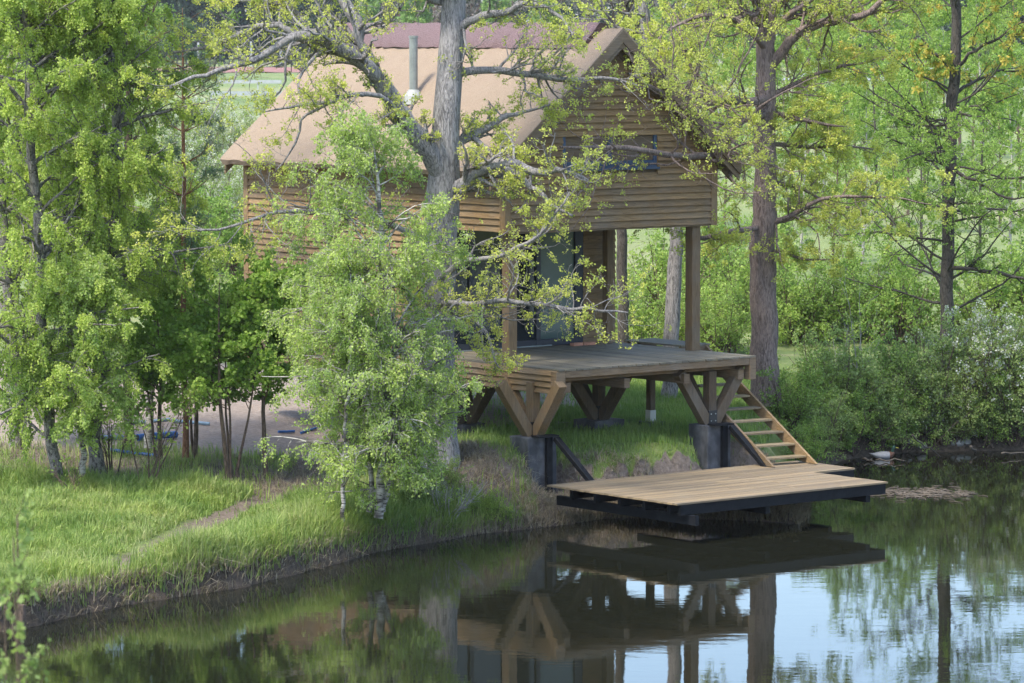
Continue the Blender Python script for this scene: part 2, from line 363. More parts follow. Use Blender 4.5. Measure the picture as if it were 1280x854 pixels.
class Plant:
    def __init__(s): s.w = []; s.lp = []; s.la = []; s.ln = []; s.ls = []; s.lr = []
    def wood(s, pts, rad, k): s.w.append((np.asarray(pts, float), np.maximum(np.asarray(rad, float), .0022), k))
    def limb(s, P, rad=None, n=None, k=8, wig=0.0):
        P = np.asarray(P, float)
        if n: P = resample(P, n, wig)
        s.wood(P[None, :, :3], P[None, :, 3], k)
        return P[None, :, :3], P[None, :, 3], np.array([np.linalg.norm(np.diff(P[:, :3], axis=0), axis=1).sum()])
    def level(s, B, c, t0, t1, amin, amax, lf, rf, n, wander, up, k=3, flat=0, lend=.55, taper=.75, cap=None):
        p, d, ln, r = kids(B, c, t0, t1, amin, amax, lf, rf, flat, lend)
        if cap: ln = np.clip(ln, cap[0], cap[1])
        pts, rad = grow(p, d, ln, r, n, wander, up, taper); s.wood(pts, rad, k); return pts, rad, ln
    def leaves(s, B, num, size, jit=.03, droop=0.0, tlo=.1, asp=.36, rb=(0, 1), tip=False):
        pts = B[0]; m, n, _ = pts.shape
        i = rng.integers(0, m, num); t = rng.uniform(tlo, 1, num)
        if tip: t = 1 - (1 - t) * .25
        x = t * (n - 1); j = np.minimum(x.astype(int), n - 2); f = (x - j)[:, None]
        p = pts[i, j] * (1 - f) + pts[i, j + 1] * f + rng.normal(0, jit, (num, 3))
        s._put(p, size, droop, asp, rb)
    def clusters(s, B, num, per, size, crad, tlo=.3, rb=(0, 1), droop=0, asp=.4, jit=0.02):
        pts = B[0]; m, n, _ = pts.shape
        i = rng.integers(0, m, num); t = rng.uniform(tlo, 1.05, num); x = np.clip(t * (n - 1), 0, n - 1.001); j = x.astype(int); f = (x - j)[:, None]
        c = pts[i, j] * (1 - f) + pts[i, j + 1] * f + rng.normal(0, jit, (num, 3))
        dr = nrm(rng.normal(0, 1, (num, per, 3))); rr = rng.uniform(.1, 1, (num, per, 1)) * crad
        p = (c[:, None, :] + dr * rr).reshape(-1, 3); tint = np.repeat(rng.uniform(0, 1, num), per)
        s._put(p, size, droop, asp, rb, ax=dr.reshape(-1, 3), tint=tint)
    def _put(s, p, size, droop, asp, rb, ax=None, tint=None):
        num = len(p); a = rng.normal(0, 1, (num, 3)) if ax is None else ax + rng.normal(0, .5, (num, 3))
        a[:, 2] -= droop; a = nrm(a); w = nrm(np.cross(a, rng.normal(0, 1, (num, 3))))
        sz = size * rng.uniform(.6, 1.35, num)
        r = rng.uniform(0, 1, num)
        if tint is not None: r = .55 * tint + .45 * r
        r = rb[0] + (rb[1] - rb[0]) * r
        s.lp.append(p); s.la.append(a * sz[:, None]); s.ln.append(w * (sz * asp)[:, None]); s.lr.append(r)
    def wood_mesh(s, name, base):
        V_, Q_, off = [], [], 0
        for pts, rad, k in s.w:
            m, n, _ = pts.shape
            t = np.gradient(pts, axis=1); t = nrm(t)
            mean = nrm(pts[:, -1] - pts[:, 0]); ref = np.where(np.abs(mean[:, 2:3]) > .7, np.array([[1., .1, 0]]), np.array([[0, 0, 1.]]))[:, None, :]
            a = nrm(np.cross(t, np.broadcast_to(ref, t.shape))); b = np.cross(t, a)
            th = np.arange(k) * 2 * math.pi / k
            v = pts[:, :, None, :] + rad[:, :, None, None] * (np.cos(th)[None, None, :, None] * a[:, :, None, :] + np.sin(th)[None, None, :, None] * b[:, :, None, :])
            idx = (np.arange(m)[:, None, None] * n + np.arange(n - 1)[None, :, None]) * k
            j = np.arange(k)[None, None, :]; j2 = (j + 1) % k
            q = np.stack([idx + j, idx + j2, idx + k + j2, idx + k + j], -1).reshape(-1, 4) + off
            V_.append(v.reshape(-1, 3)); Q_.append(q); off += m * n * k
        return quadmesh(name, np.concatenate(V_) - base, np.concatenate(Q_), None, True)
    def leaf_mesh(s, name, base, sel=None):
        p = np.concatenate(s.lp) - base; a = np.concatenate(s.la); w = np.concatenate(s.ln); r = np.concatenate(s.lr)
        nn = len(p); v = np.stack([p, p + a * .45 + w, p + a, p + a * .55 - w], 1).reshape(-1, 3)
        return quadmesh(name, v, np.arange(nn * 4).reshape(-1, 4), r)
    def clear(s): s.lp, s.la, s.ln, s.lr = [], [], [], []
    def make(s, name, base, label, cat, bmat, lmat, group=None, extra=None):
        base = np.asarray(base, float)
        e = empty(name, base, label, cat, group)
        link('trunk' if cat in ('tree', 'sapling') else 'stems', s.wood_mesh(name + '_wood', base), bmat, e)
        if s.lp: link('crown' if cat in ('tree', 'sapling') else 'foliage', s.leaf_mesh(name + '_leaves', base), lmat, e)
        return e
def copy_thing(o, location, rz, sc, label, group=None, name=None):
    r = o.copy(); COL.objects.link(r); r.location = location; r.rotation_euler = (0, 0, rz); r.scale = sc if hasattr(sc, '__len__') else (sc, sc, sc)
    if name: r.name = name
    r['label'] = label
    if group: r['group'] = group
    for ch in [c for c in bpy.data.objects if c.parent == o]:
        q = ch.copy(); COL.objects.link(q); q.parent = r
    return r
# ============================================================ SETTING
def axis(fine0, fine1, step, lo, hi, g=1.13):
    c = list(np.arange(fine0, fine1 + 1e-6, step)); s = step; x = fine1
    while x < hi: s *= g; x += s; c.append(x)
    s = step; x = fine0; pre = []
    while x > lo: s *= g; x -= s; pre.append(x)
    return np.array(pre[::-1] + c)
gx = axis(-11, 13, .1, -900, 900); gy = axis(48, 76, .1, -60, 1800)
X, Y = np.meshgrid(gx, gy); Z = H(X, Y)
nx, ny = len(gx), len(gy)
idx = np.arange(nx * ny).reshape(ny, nx)
quads = np.stack([idx[:-1, :-1], idx[:-1, 1:], idx[1:, 1:], idx[1:, :-1]], -1).reshape(-1, 4)
me = quadmesh('ground', np.stack([X, Y, Z], -1).reshape(-1, 3), quads, None, True)
S = _sd(X, Y)
lo_a = (X - ORG[0]) * U[0] + (Y - ORG[1]) * U[1]; lo_b = (X - ORG[0]) * V[0] + (Y - ORG[1]) * V[1]
def soil_masks(X, Y, S):
    la = (X - ORG[0]) * U[0] + (Y - ORG[1]) * U[1]; lb = (X - ORG[0]) * V[0] + (Y - ORG[1]) * V[1]
    n = fbm(X * .9, Y * .9, 31)
    path = np.clip(1.35 - _dpoly(X, Y, PATHL) / .34, 0, 1) * (.28 + .34 * sstep(52.6, 54.2, Y) + .4 * sstep(56, 60, Y))
    mound = np.exp(-(((X + .7) / 1.0) ** 2 + ((Y - 61.6) / 1.3) ** 2)) * 1.1
    undertrees = .8 * sstep(60.4, 61.4, Y) * (1 - sstep(65, 67, Y)) * (1 - sstep(-3.2, -2.2, X)) * sstep(.25, .5, n)
    dirt = np.exp(-(((X + 3.1) / 1.1) ** 2 + ((Y - 61.2) / 1.3) ** 2))
    bank = (lb < np.interp(la, [-1, -.4, .5, .9, 3, 3.3, 4, 5], [-1, .7, .7, -.08, -.08, .4, .4, -.5]) + .5 * (n - .5)) * sstep(-.6, .3, X) * (Y > 40) * (X < 5.4) * (S < 4)
    soil = np.maximum.reduce([path, mound, undertrees, dirt, bank])
    # sandy building ground: behind the trees, left of and behind the cabin
    sand = sstep(64.2, 65.6, Y + .6 * (n - .5)) * (1 - sstep(76, 80, Y)) * (1 - sstep(-1.0, .4, la - (lb > 3.0) * 3.3 - (lb > 5.0) * 3))
    sand = np.maximum(sand, .8 * np.exp(-(((la - 4.3) / .7) ** 2 + ((lb - .2) / 1.3) ** 2)))
    sand = np.maximum(sand, .62 * np.exp(-(((la - 3.6) / 1.3) ** 2 + ((lb - 3.3) / .7) ** 2)))
    mud = (1 - sstep(.05, .35, S + .25 * (n - .5))) * (1 - .55 * bank)
    mud = np.where((X > 5.3) & (S < 1.2), np.maximum(mud, 1 - sstep(.4, 1.4, S)), mud)
    return soil, sand, mud
so, sa, mu = soil_masks(X, Y, S)
ca = me.color_attributes.new('mask', 'FLOAT_COLOR', 'POINT')
ca.data.foreach_set('color', np.stack([so, sa, mu, np.ones_like(so)], -1).astype(np.float32).ravel())
ground = link('ground', me, M['ground']); tag(ground, kind='structure')
wm = MB(); wm.v = [np.array([(-120, 8, 0), (100, 8, 0), (100, 90, 0), (-120, 90, 0)], float)]; wm.f = [(0, 1, 2, 3)]; wm.r = [.5]
water = wm.build('water', M['water']); tag(water, kind='structure')
# far field strips: a red running track and two pale kerb lines on the meadow
def strip(name, y0, y1, x0, x1, mat, dz):
    xs = np.linspace(x0, x1, 40); b = MB()
    v = [(x, y, hz(x, y) + dz) for x in xs for y in (y0, y1)]
    b.add(v, [(2 * i, 2 * i + 2, 2 * i + 3, 2 * i + 1) for i in range(len(xs) - 1)])
    return tag(b.build(name, mat), kind='structure')
strip('running_track', 388, 432, -70, -14, plain('red_track_surface', (.27, .13, .11), .9, .15, .5), .05)
strip('road', 342, 352, 20, 75, plain('grey_road_surface', (.30, .31, .32), .9, .1, .5), .05)

# ============================================================ CABIN
cab = empty('stilt_cabin', (ORG[0], ORG[1], 0), 'timber clad cabin on stilts with reed roof and open deck over the pond bank', 'cabin', rz=ANG)
ZD = 2.45
# --- boards
def clap(mb, p0, dirv, length, z0, z1, outn, clip=None, ex=.1135, wav=.004):
    """waney lapped boards on a wall starting at p0 (x,y), running along dirv, facing outn"""
    p0 = np.array(p0, float); dirv = np.array(dirv, float); outn = np.array(outn, float)
    z = z0
    while z < z1 - .02:
        a0, a1 = 0.0, length
        if clip:
            c = clip(min(z + ex * .6, z1));
            if c is None: z += ex; continue
            segs = c
        else: segs = [(0.0, length)]
        for (a0, a1) in segs:
            if a1 - a0 < .04: continue
            # break long rows into boards
            cuts = [a0]
            while a1 - cuts[-1] > 3.6: cuts.append(cuts[-1] + random.uniform(1.9, 3.3))
            cuts.append(a1); rowt = random.random()
            for s0, s1 in zip(cuts[:-1], cuts[1:]):
                nseg = max(2, int((s1 - s0) / .16)); ss = np.linspace(s0, s1 - .003, nseg + 1)
                ph = random.uniform(0, 20)
                lowz = z - .012 + wav * (np.sin(ss * 2.1 + ph) * .5 + np.sin(ss * 5.3 + ph * 2) * .35 + rng.normal(0, .25, len(ss)))
                top = min(z + ex + .02, z1 + .01)
                v = []
                for s_, lz in zip(ss, lowz):
                    q = p0 + dirv * s_
                    for off, zz in ((.050, lz), (.052, lz + .004), (.006, top), (.0, top), (.0, lz)):
                        v.append((q[0] + outn[0] * off, q[1] + outn[1] * off, zz))
                f = []
                for i in range(nseg):
                    for k in range(5):
                        f.append((i * 5 + k, (i + 1) * 5 + k, (i + 1) * 5 + (k + 1) % 5, i * 5 + (k + 1) % 5))
                f += [(0, 1, 2, 3, 4), tuple(nseg * 5 + k for k in (4, 3, 2, 1, 0))]
                mb.add(v, f, .7 * rowt + .3 * random.random())
        z += ex
AW0, AW1 = -.04, 4.66      # wall planes in a
BF, BG, BB = 1.35, 3.86, 8.9   # front of the upper storey, glazed wall, back wall
ZU = 4.69                  # underside of the upper storey
EZ, RZ, AC = 5.76, 8.1, 2.31   # eave height, ridge height, ridge line
SL = (RZ - EZ) / (AC + .44)
def roofz(a): return RZ - abs(a - AC) * SL
# --- upper gable wall
def gclip(z):
    hw = (roofz(AC) - .22 - z) / SL
    x0, x1 = max(AW0, AC - hw), min(AW1, AC + hw)
    if x1 <= x0: return None
    WA0, WA1, WZ0, WZ1 = 1.2, 3.33, 5.69, 6.34
    if WZ0 - .03 < z < WZ1: return [(x0 - AW0, WA0 - AW0), (WA1 - AW0, x1 - AW0)]
    return [(x0 - AW0, x1 - AW0)]
g = MB(); clap(g, (AW0, BF), (1, 0), AW1 - AW0, ZU, RZ - .25, (0, -1), gclip)
gw = g.build('gable_wall', M['siding'], cab)
core = MB()
zt = EZ - .05
core.add([(AW0 + .02, BF + .02, ZU + .02), (AW1 - .02, BF + .02, ZU + .02), (AW1 - .02, BF + .02, roofz(AW1) - .2), (AC, BF + .02, RZ - .22), (AW0 + .02, BF + .02, roofz(AW0) - .2),
          (AW0 + .02, BF + .12, ZU + .02), (AW1 - .02, BF + .12, ZU + .02), (AW1 - .02, BF + .12, roofz(AW1) - .2), (AC, BF + .12, RZ - .22), (AW0 + .02, BF + .12, roofz(AW0) - .2)],
         [(0, 1, 2, 3, 4), (9, 8, 7, 6, 5), (0, 5, 6, 1), (1, 6, 7, 2), (2, 7, 8, 3), (3, 8, 9, 4), (4, 9, 5, 0)])
core.box(AW0 + .13, AW1 - .13, BF + .13, BG + .1, ZU + .03, ZU + .15)
core.build('upper_floor', M['beam'], cab)
# --- long left wall, upper part runs the whole length, lower part behind the porch
g = MB(); clap(g, (AW0, BF), (0, 1), BB - BF, ZU, roofz(AW0) - .12, (-1, 0))
clap(g, (AW0, BG), (0, 1), BB - BG, 2.04, ZU, (-1, 0))
g.box(AW0 + .01, AW0 + .1, BF + .13, BB, ZU + .02, roofz(AW0) - .2); g.box(AW0 + .01, AW0 + .1, BG + .12, BB, 2.06, ZU - .01)
g.build('side_wall', M['siding'], cab)
g = MB(); clap(g, (AW1, BF), (0, 1), BB - BF, ZU, roofz(AW1) - .12, (1, 0)); clap(g, (AW1, BG + 1.2), (0, 1), BB - BG - 1.2, 2.04, ZU, (1, 0))
g.box(AW1 - .1, AW1 - .01, BF + .13, BB, ZU + .02, roofz(AW1) - .2); g.box(AW1 - .1, AW1 - .01, BG + 1.22, BB, 2.06, ZU - .01)
g.build('side_wall', M['siding'], cab)
g = MB(); g.box(AW0 + .11, AW1 - .11, BB - .12, BB - .02, 2.06, EZ); g.box(AW0 + .11, AW1 - .11, BG + .2, BB - .13, 2.08, 2.3)
g.add([(AW0 + .1, BB - .05, EZ + .003), (AW1 - .1, BB - .05, EZ + .003), (AC, BB - .05, RZ - .25), (AW0 + .1, BB - .02, EZ + .003), (AW1 - .1, BB - .02, EZ + .003), (AC, BB - .02, RZ - .25)], [(0, 1, 2), (5, 4, 3)])
g.build('back_wall', M['siding'], cab)
# --- corner posts
def post(a0, a1, b0, b1, z0, z1, name='corner_post', mat='post'):
    p = MB(); p.box(a0, a1, b0, b1, z0, z1); return p.build(name, M[mat], cab, bevel=.006)
post(AW0 - .055, AW0 + .09, BF - .055, BF + .09, ZU - .035, roofz(AW0) - .08)
post(AW1 - .09, AW1 + .055, BF - .055, BF + .09, ZU - .035, roofz(AW1) - .08)
post(AW0 - .055, AW0 + .09, BB - .1, BB + .04, 2.0, roofz(AW0) - .1)
post(AW0 - .055, AW0 + .09, BG - .06, BG + .09, 2.0, ZU - .01)
# porch posts
post(.115, .30, 1.45, 1.635, ZD, ZU + .01, 'porch_post')
post(4.22, 4.41, 1.40, 1.59, ZD, ZU + .01, 'porch_post')
post(4.05, 4.19, 3.50, 3.64, ZD, ZU + .01, 'porch_post')
# trim boards at the bottom of the gable
g = MB(); g.box(AW0 + .092, AW1 - .092, BF - .012, BF + .0, ZU - .045, ZU - .014); g.build('sill_board', M['beam'], cab)
# --- window in the gable
w = MB(); a0, a1, z0, z1 = 1.2, 3.33, 5.69, 6.33; y0, y1 = BF - .015, BF + .06
w.box(a0, a1, y0, y1, z0, z0 + .075); w.box(a0, a1, y0, y1, z1 - .06, z1); w.box(a0, a0 + .07, y0, y1, z0 + .077, z1 - .062); w.box(a1 - .07, a1, y0, y1, z0 + .077, z1 - .062)
mid = (a0 + a1) / 2; w.box(mid - .05, mid + .05, y0 + .004, y1, z0 + .077, z1 - .062); w.box(a0 - .03, a1 + .03, y0 - .05, y0 - .003, z0 - .02, z0 + .02)
win = w.build('window', M['frame'], cab, bevel=.004)
for q0, q1 in ((a0 + .071, mid - .051), (mid + .051, a1 - .071)):
    p = MB(); p.box(q0, q1, y1 - .03, y1 - .02, z0 + .078, z1 - .063); p.build('pane', M['glass'], win)
    s_ = MB(); 
    s_.box(q0, q1, y0 + .01, y1 - .032, z0 + .078, z0 + .14); s_.build('sash', M['frame'], win)
# --- glazed wall behind the porch
gl = MB(); zb, zt2 = ZD + .003, ZU + .02
bars = [.1, .62, 1.2, 1.95, 2.72, 3.62]
for x in bars: gl.box(x - .05, x + .05, BG - .04, BG + .05, zb, zt2)
for x0, x1 in zip(bars[:-1], bars[1:]): gl.box(x0 + .051, x1 - .051, BG - .035, BG + .05, zb, zb + .12); gl.box(x0 + .051, x1 - .051, BG - .035, BG + .05, zt2 - .12, zt2)
glw = gl.build('glazed_wall', M['frameD'], cab, bevel=.004)
for i, (x0, x1) in enumerate(zip(bars[:-1], bars[1:])):
    p = MB(); p.box(x0 + .051, x1 - .051, BG - .0, BG + .012, zb + .121, zt2 - .121)
    o = p.build('pane', M['palepane'] if i == 4 else M['glass'], glw)
    if i == 4: o['label'] = 'pale grey green pane'
p = MB(); p.box(3.40, 3.46, BG - .055, BG - .036, 2.98, 3.10); p.box(3.42, 3.44, BG - .08, BG - .056, 3.0, 3.08); p.build('handle', M['frameD'], glw)
p = MB(); p.box(.1, 3.0, BG - .075, BG - .042, ZD + .004, ZD + .022); p.build('threshold', M['zinc'], cab)
# dark door reveal + siding strip to the right of the glass
g = MB(); g.box(3.672, 3.76, BG - .03, BG + .05, zb, zt2); g.build('door_jamb', M['frameD'], cab)
g = MB(); clap(g, (3.762, BG), (1, 0), .76, ZD + .01, ZU, (0, -1)); g.box(3.762, 4.5, BG + .001, BG + .08, ZD + .01, ZU); g.build('porch_side_wall', M['siding'], cab)
# loose bricks on the deck by the door
for k, (a, b_, rr) in enumerate(((3.35, 3.52, .1), (3.62, 3.5, -.3))):
    q = loc(a, b_, ZD + .001); bk = MB(); bk.box(-.12, .12, -.05, .05, 0, .055)
    o = bk.build('brick', M['brick'], None, bevel=.004); o.location = q; o.rotation_euler.z = ANG + rr
    tag(o, ('red brick lying on the deck left of the other, near the pale glass pane', 'red brick lying on the deck right of the other, near the back porch post')[k], 'brick', 'bricks on the deck')
# --- roof: reed thatch, one thick slab each side
RF, RBk = 1.05, 9.13
def slab(side, bcuts, thick=.13):
    mb = MB(); na = 26; rows = []
    for b_ in bcuts:
        row = []
        for i in range(na + 1):
            t = i / na; a = AC + side * t * (AC + .44)
            row.append((a, b_, RZ - t * (RZ - EZ) + .012 * math.sin(a * 5 + b_ * 3) + random.uniform(-.006, .006)))
        # rounded drip edge
        a = AC + side * (AC + .44)
        row += [(a + side * .03, b_, EZ - .05 + random.uniform(-.012, .012)), (a - side * .02, b_, EZ - .13 + random.uniform(-.018, .018)), (a - side * .14, b_, EZ - .12 + .11 * SL)]
        for i in range(na - 2, -1, -4):
            t = i / na; a = AC + side * t * (AC + .44); row.append((a, b_, RZ - t * (RZ - EZ) - thick))
        rows.append(row)
    n = len(rows[0]); v = [p for r_ in rows for p in r_]
    f = [(i * n + k, i * n + (k + 1) % n, (i + 1) * n + (k + 1) % n, (i + 1) * n + k) for i in range(len(rows) - 1) for k in range(n)]
    f += [tuple(range(n))[::-1], tuple((len(rows) - 1) * n + k for k in range(n))]
    mb.add(v, f); return mb
rf = empty('roof', (0, 0, 0)); rf.parent = cab
for sd in (-1, 1): slab(sd, np.linspace(RF, RBk, 60)).build('thatch', M['thatch'], rf)
# heather ridge
mb = MB(); bs = np.linspace(RF + .55, RBk - .1, 80); prof = []
for b_ in bs:
    e = random.uniform(-.03, .03)
    for (da, dz) in ((-.44 - e, -.44 * SL + .035), (-.42, -.42 * SL + .10), (-.22, -.22 * SL + .13), (-.07, .10), (.07, .10), (.22, -.22 * SL + .13), (.42, -.42 * SL + .10), (.44 + e, -.44 * SL + .035)):
        prof.append((AC + da, b_, RZ + dz + random.uniform(-.014, .014)))
n = 8; f = [(i * n + k, i * n + k + 1, (i + 1) * n + k + 1, (i + 1) * n + k) for i in range(len(bs) - 1) for k in range(n - 1)] + [tuple(range(n)), tuple((len(bs) - 1) * n + k for k in range(n))[::-1]]
mb.add(prof, f); mb.build('ridge_cap', M['heather'], rf, smooth=True)
# barge boards: outer pair under the verge, inner pair against the wall
def barge(b0, b1, zoff, w_, name='barge_board'):
    for sd in (-1, 1):
        mb = MB(); e = AC + sd * (AC + .44 - .02)
        top = lambda a: RZ - abs(a - AC) * SL + zoff
        pts = [(AC, top(AC)), (e, top(e)), (e, top(e) - w_), (AC, top(AC) - w_ * 1.05)]
        v = [(a, b0, z) for a, z in pts] + [(a, b1, z) for a, z in pts]
        mb.add(v, [(0, 1, 2, 3), (7, 6, 5, 4), (0, 4, 5, 1), (1, 5, 6, 2), (2, 6, 7, 3), (3, 7, 4, 0)]); mb.build(name, M['beam'], rf)
barge(RF + .03, RF + .065, -.172, .17); barge(RF - .004, RF + .027, -.03, .20); barge(BF - .085, BF - .045, -.176, .20)
barge(RBk - .1, RBk - .06, -.172, .15)
for sd in (-1, 1):
    for t in (.2, .45, .7, .93):
        a = AC + sd * t * (AC + .44); z = roofz(a) - .20; mb = MB()
        mb.box(a - .035, a + .035, RF + .066, BF - .087, z - .09, z); mb.build('purlin_end', M['beam'], rf)
for sd in (-1, 1):
    mb = MB(); a = AC + sd * (AC + .36); mb.box(min(a, a - sd * .03), max(a, a - sd * .03), RF + .07, RBk - .1, EZ - .14, EZ - .02 ); mb.build('fascia', M['beam'], rf)
# flue
fx = [(-.2, 0)]
fa, fb = None, None
d_ = _ray(517, 122); 
best = None
for t in np.linspace(60, 80, 2000):
    q = d_ * t + np.array([0, 0, CAMZ]); a = (q[0] - ORG[0]) * U[0] + (q[1] - ORG[1]) * U[1]; b_ = (q[0] - ORG[0]) * V[0] + (q[1] - ORG[1]) * V[1]
    if q[2] < roofz(a) and a > -.44: best = (a, b_, q[2]); break
fa, fb, fz = best
mb = MB(); mb.tube([(fa, fb, fz - .1), (fa, fb, fz + 1.05)], .075, 16); mb.tube([(fa, fb, fz + 1.05), (fa, fb, fz + 1.09)], .085, 16)
fl = mb.build('flue', M['zinc'], cab, smooth=False)
mb = MB(); mb.tube([(fa, fb, fz - .12), (fa, fb, fz + .03), (fa, fb, fz + .14)], [.2, .16, .09], 14); mb.build('flashing', M['flash'], fl)
# --- deck
g = MB(); nb = 34; wds = 4.45 / nb
for i in range(nb):
    x0 = i * wds; e = random.uniform(-.012, .012)
    z_ = ZD + random.uniform(-.002, .002)
    g.box(x0 + .004, x0 + wds - .005, -.02 + e, BG - .08, z_ - .03, z_)
g.build('deck_boards', M['deckw'], cab)
g = MB()
for i in range(7): g.box(4.452 + i * .1, 4.452 + i * .1 + .092, 1.95 + random.uniform(-.01, .01), 3.5, ZD + .02, ZD + .05)
g.build('landing_boards', M['deckw'], cab)
for q_ in (1.97, 3.4): g = MB(); g.box(4.452, 5.14, q_, q_ + .04, ZD - .13, ZD + .018); g.build('landing_joist', M['beam'], cab)
g = MB(); g.box(.155, 4.30, -.004, .04, 2.30, ZD - .033); g.build('rim_beam', M['beam'], cab, bevel=.004)
g = MB(); clap(g, (0.0, .03), (0, 1), BG - .02, 2.055, ZD - .035, (-1, 0), ex=.1); g.box(.001, .04, .06, BG, 2.07, ZD - .036); g.build('deck_skirt', M['siding'], cab)
for a0, a1 in ((-.05, .15), (4.302, 4.45)):
    g = MB(); g.box(a0, a1, -.012, .14, 2.04, ZD - .033); g.build('deck_corner', M['beam'], cab, bevel=.006)
def joist(*c, name='floor_joist'): g = MB(); g.box(*c); return g.build(name, M['beam'], cab)
joist(4.41, 4.45, .142, BG, 2.24, ZD - .033, name='rim_beam')
for b_ in (.25, 1.3, 2.3, 3.3): joist(.05, 4.40, b_, b_ + .07, 2.22, ZD - .034)
for b_ in (4.4, 5.5, 6.6, 7.7): joist(.12, 4.55, b_, b_ + .1, 1.9, 2.05)
joist(.12, 4.52, BG + .2, BB - .1, 2.052, 2.075, name='floor_board')
for a_ in (.2, 1.5, 2.85, 4.1): joist(a_, a_ + .12, .06, BG, 2.05, 2.215, name='floor_beam')
# --- pedestals with branching struts
def hzl(a, b): q = loc(a, b); return hz(q[0], q[1])
def node(a, b, zt, hw, hb, top, reach, dirs, skin='post', name='pedestal'):
    pm = MB(); zg = hzl(a, b) - .5
    v = []; 
    for z in np.linspace(zg, zt, 7):
        for (sa, sb) in ((-1, -1), (1, -1), (1, 1), (-1, 1)): v.append((a + sa * hw + random.uniform(-.006, .006), b + sb * hb + random.uniform(-.006, .006), z))
    f = [(i * 4 + k, i * 4 + (k + 1) % 4, i * 4 + 4 + (k + 1) % 4, i * 4 + 4 + k) for i in range(6) for k in range(4)] + [(3, 2, 1, 0), (24, 25, 26, 27)]
    pm.add(v, f); ped = pm.build(name, M['conc'], cab, bevel=.012)
    p = MB(); p.box(a - .085, a + .085, b - .085, b + .085, zt, top); p.build('stilt', M[skin], cab, bevel=.006)
    for (da, db) in dirs:
        s = MB(); s.bar((a + da * .09, b + db * .09, zt + .03), (a + da * reach, b + db * reach, top + .01), .18, .17, up=(-db, da, 0)); s.build('strut', M[skin], cab, bevel=.006)
    pl = MB()
    for s_ in (-1, 1):
        pl.box(a - .095, a + .095, b + s_ * .088 - .004, b + s_ * .088 + .004, zt + .002, zt + .24); pl.box(a + s_ * .088 - .004, a + s_ * .088 + .004, b - .08, b + .08, zt + .002, zt + .24)
    plate = pl.build('bracket', M['steel'], cab)
    for x in (-.05, .05):
        for z in (.06, .18):
            bl = MB(); bl.tube([(a + x, b - .093, zt + z), (a + x, b - .103, zt + z)], .011, 6); bl.build('bolt', M['boltm'], plate)
            bl = MB(); bl.tube([(a - .093, b + x, zt + z), (a - .103, b + x, zt + z)], .011, 6); bl.build('bolt', M['boltm'], plate)
C4 = ((1, 0), (-1, 0), (0, 1), (0, -1))
node(-.02 + .02, .66, 1.30, .31, .25, 2.215, .72, ((1, 0), (-1, 0), (0, 1), (0, -1)))
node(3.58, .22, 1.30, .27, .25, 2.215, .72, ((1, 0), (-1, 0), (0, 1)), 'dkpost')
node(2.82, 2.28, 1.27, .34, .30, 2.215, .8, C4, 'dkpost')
node(.28, 5.7, 1.25, .34, .28, 1.9, .85, C4)
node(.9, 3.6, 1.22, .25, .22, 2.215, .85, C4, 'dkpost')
# slim post under the deck with a white metal shoe
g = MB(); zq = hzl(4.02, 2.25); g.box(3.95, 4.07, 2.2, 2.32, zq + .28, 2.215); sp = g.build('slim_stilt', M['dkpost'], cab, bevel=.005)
g = MB(); g.box(3.944, 4.076, 2.194, 2.326, zq + .08, zq + .279); g.build('shoe', M['rust'], sp)
g = MB(); g.box(3.82, 4.2, 2.06, 2.46, zq - .2, zq + .079); g.build('footing', M['conc'], sp, bevel=.01)

# ============================================================ DOCK
DZ = .66
dock = empty('dock', (ORG[0], ORG[1], 0), 'low platform with pale tan boards on black beams above the water', 'dock', rz=ANG)
g = MB(); A0, A1, B0, B1 = -.83, 3.80, -3.92, -.72
nbd = 27; wd = (B1 - B0) / nbd
for i in range(nbd):
    y0 = B0 + i * wd; e = random.uniform(-.01, .01); e2 = random.uniform(-.01, .01)
    a1 = A1 + (.98 if y0 > -2.2 else 0)
    z_ = DZ + random.uniform(-.0015, .0015)
    cut = random.uniform(1.2, 3.0)
    g.box(A0 + e, cut - .003, y0 + .0025, y0 + wd - .0025, z_ - .028, z_, ); g.box(cut + .003, a1 + e2, y0 + .0025, y0 + wd - .0025, z_ - .028, z_)
g.build('dock_boards', M['dockw'], dock)
def dk_(name, *c): g = MB(); g.box(*c); return g.build(name, M['black'], dock, bevel=.003)
dk_('fascia', A0 + .1, A1 - .02, B0 + .03, B0 + .09, DZ - .20, DZ - .031); dk_('fascia', A1 - .08, A1 - .02, B0 + .093, -2.25, DZ - .20, DZ - .031); dk_('fascia', A1 - .018, A1 + .93, -2.17, -2.11, DZ - .20, DZ - .031)
dk_('fascia', A1 + .87, A1 + .93, -2.107, B1 - .05, DZ - .2, DZ - .031)
dk_('bearer', A0 + .28, A0 + .36, B0 - .12, B1 + .1, DZ - .36, DZ - .205); dk_('bearer', A1 - .45, A1 - .35, B0 + .05, B1 - .1, DZ - .31, DZ - .205); dk_('bearer', 1.2, 1.3, B0 + .15, B1 + .1, DZ - .34, DZ - .205)
dk_('bearer', A1 + .5, A1 + .58, -2.0, B1 + .1, DZ - .34, DZ - .205)
for y in (B0 + .35, B0 + .95, B0 + 1.55, B0 + 2.15, B0 + 2.75): dk_('joist', A0 + .16, A1 - .1, y, y + .07, DZ - .204, DZ - .031)
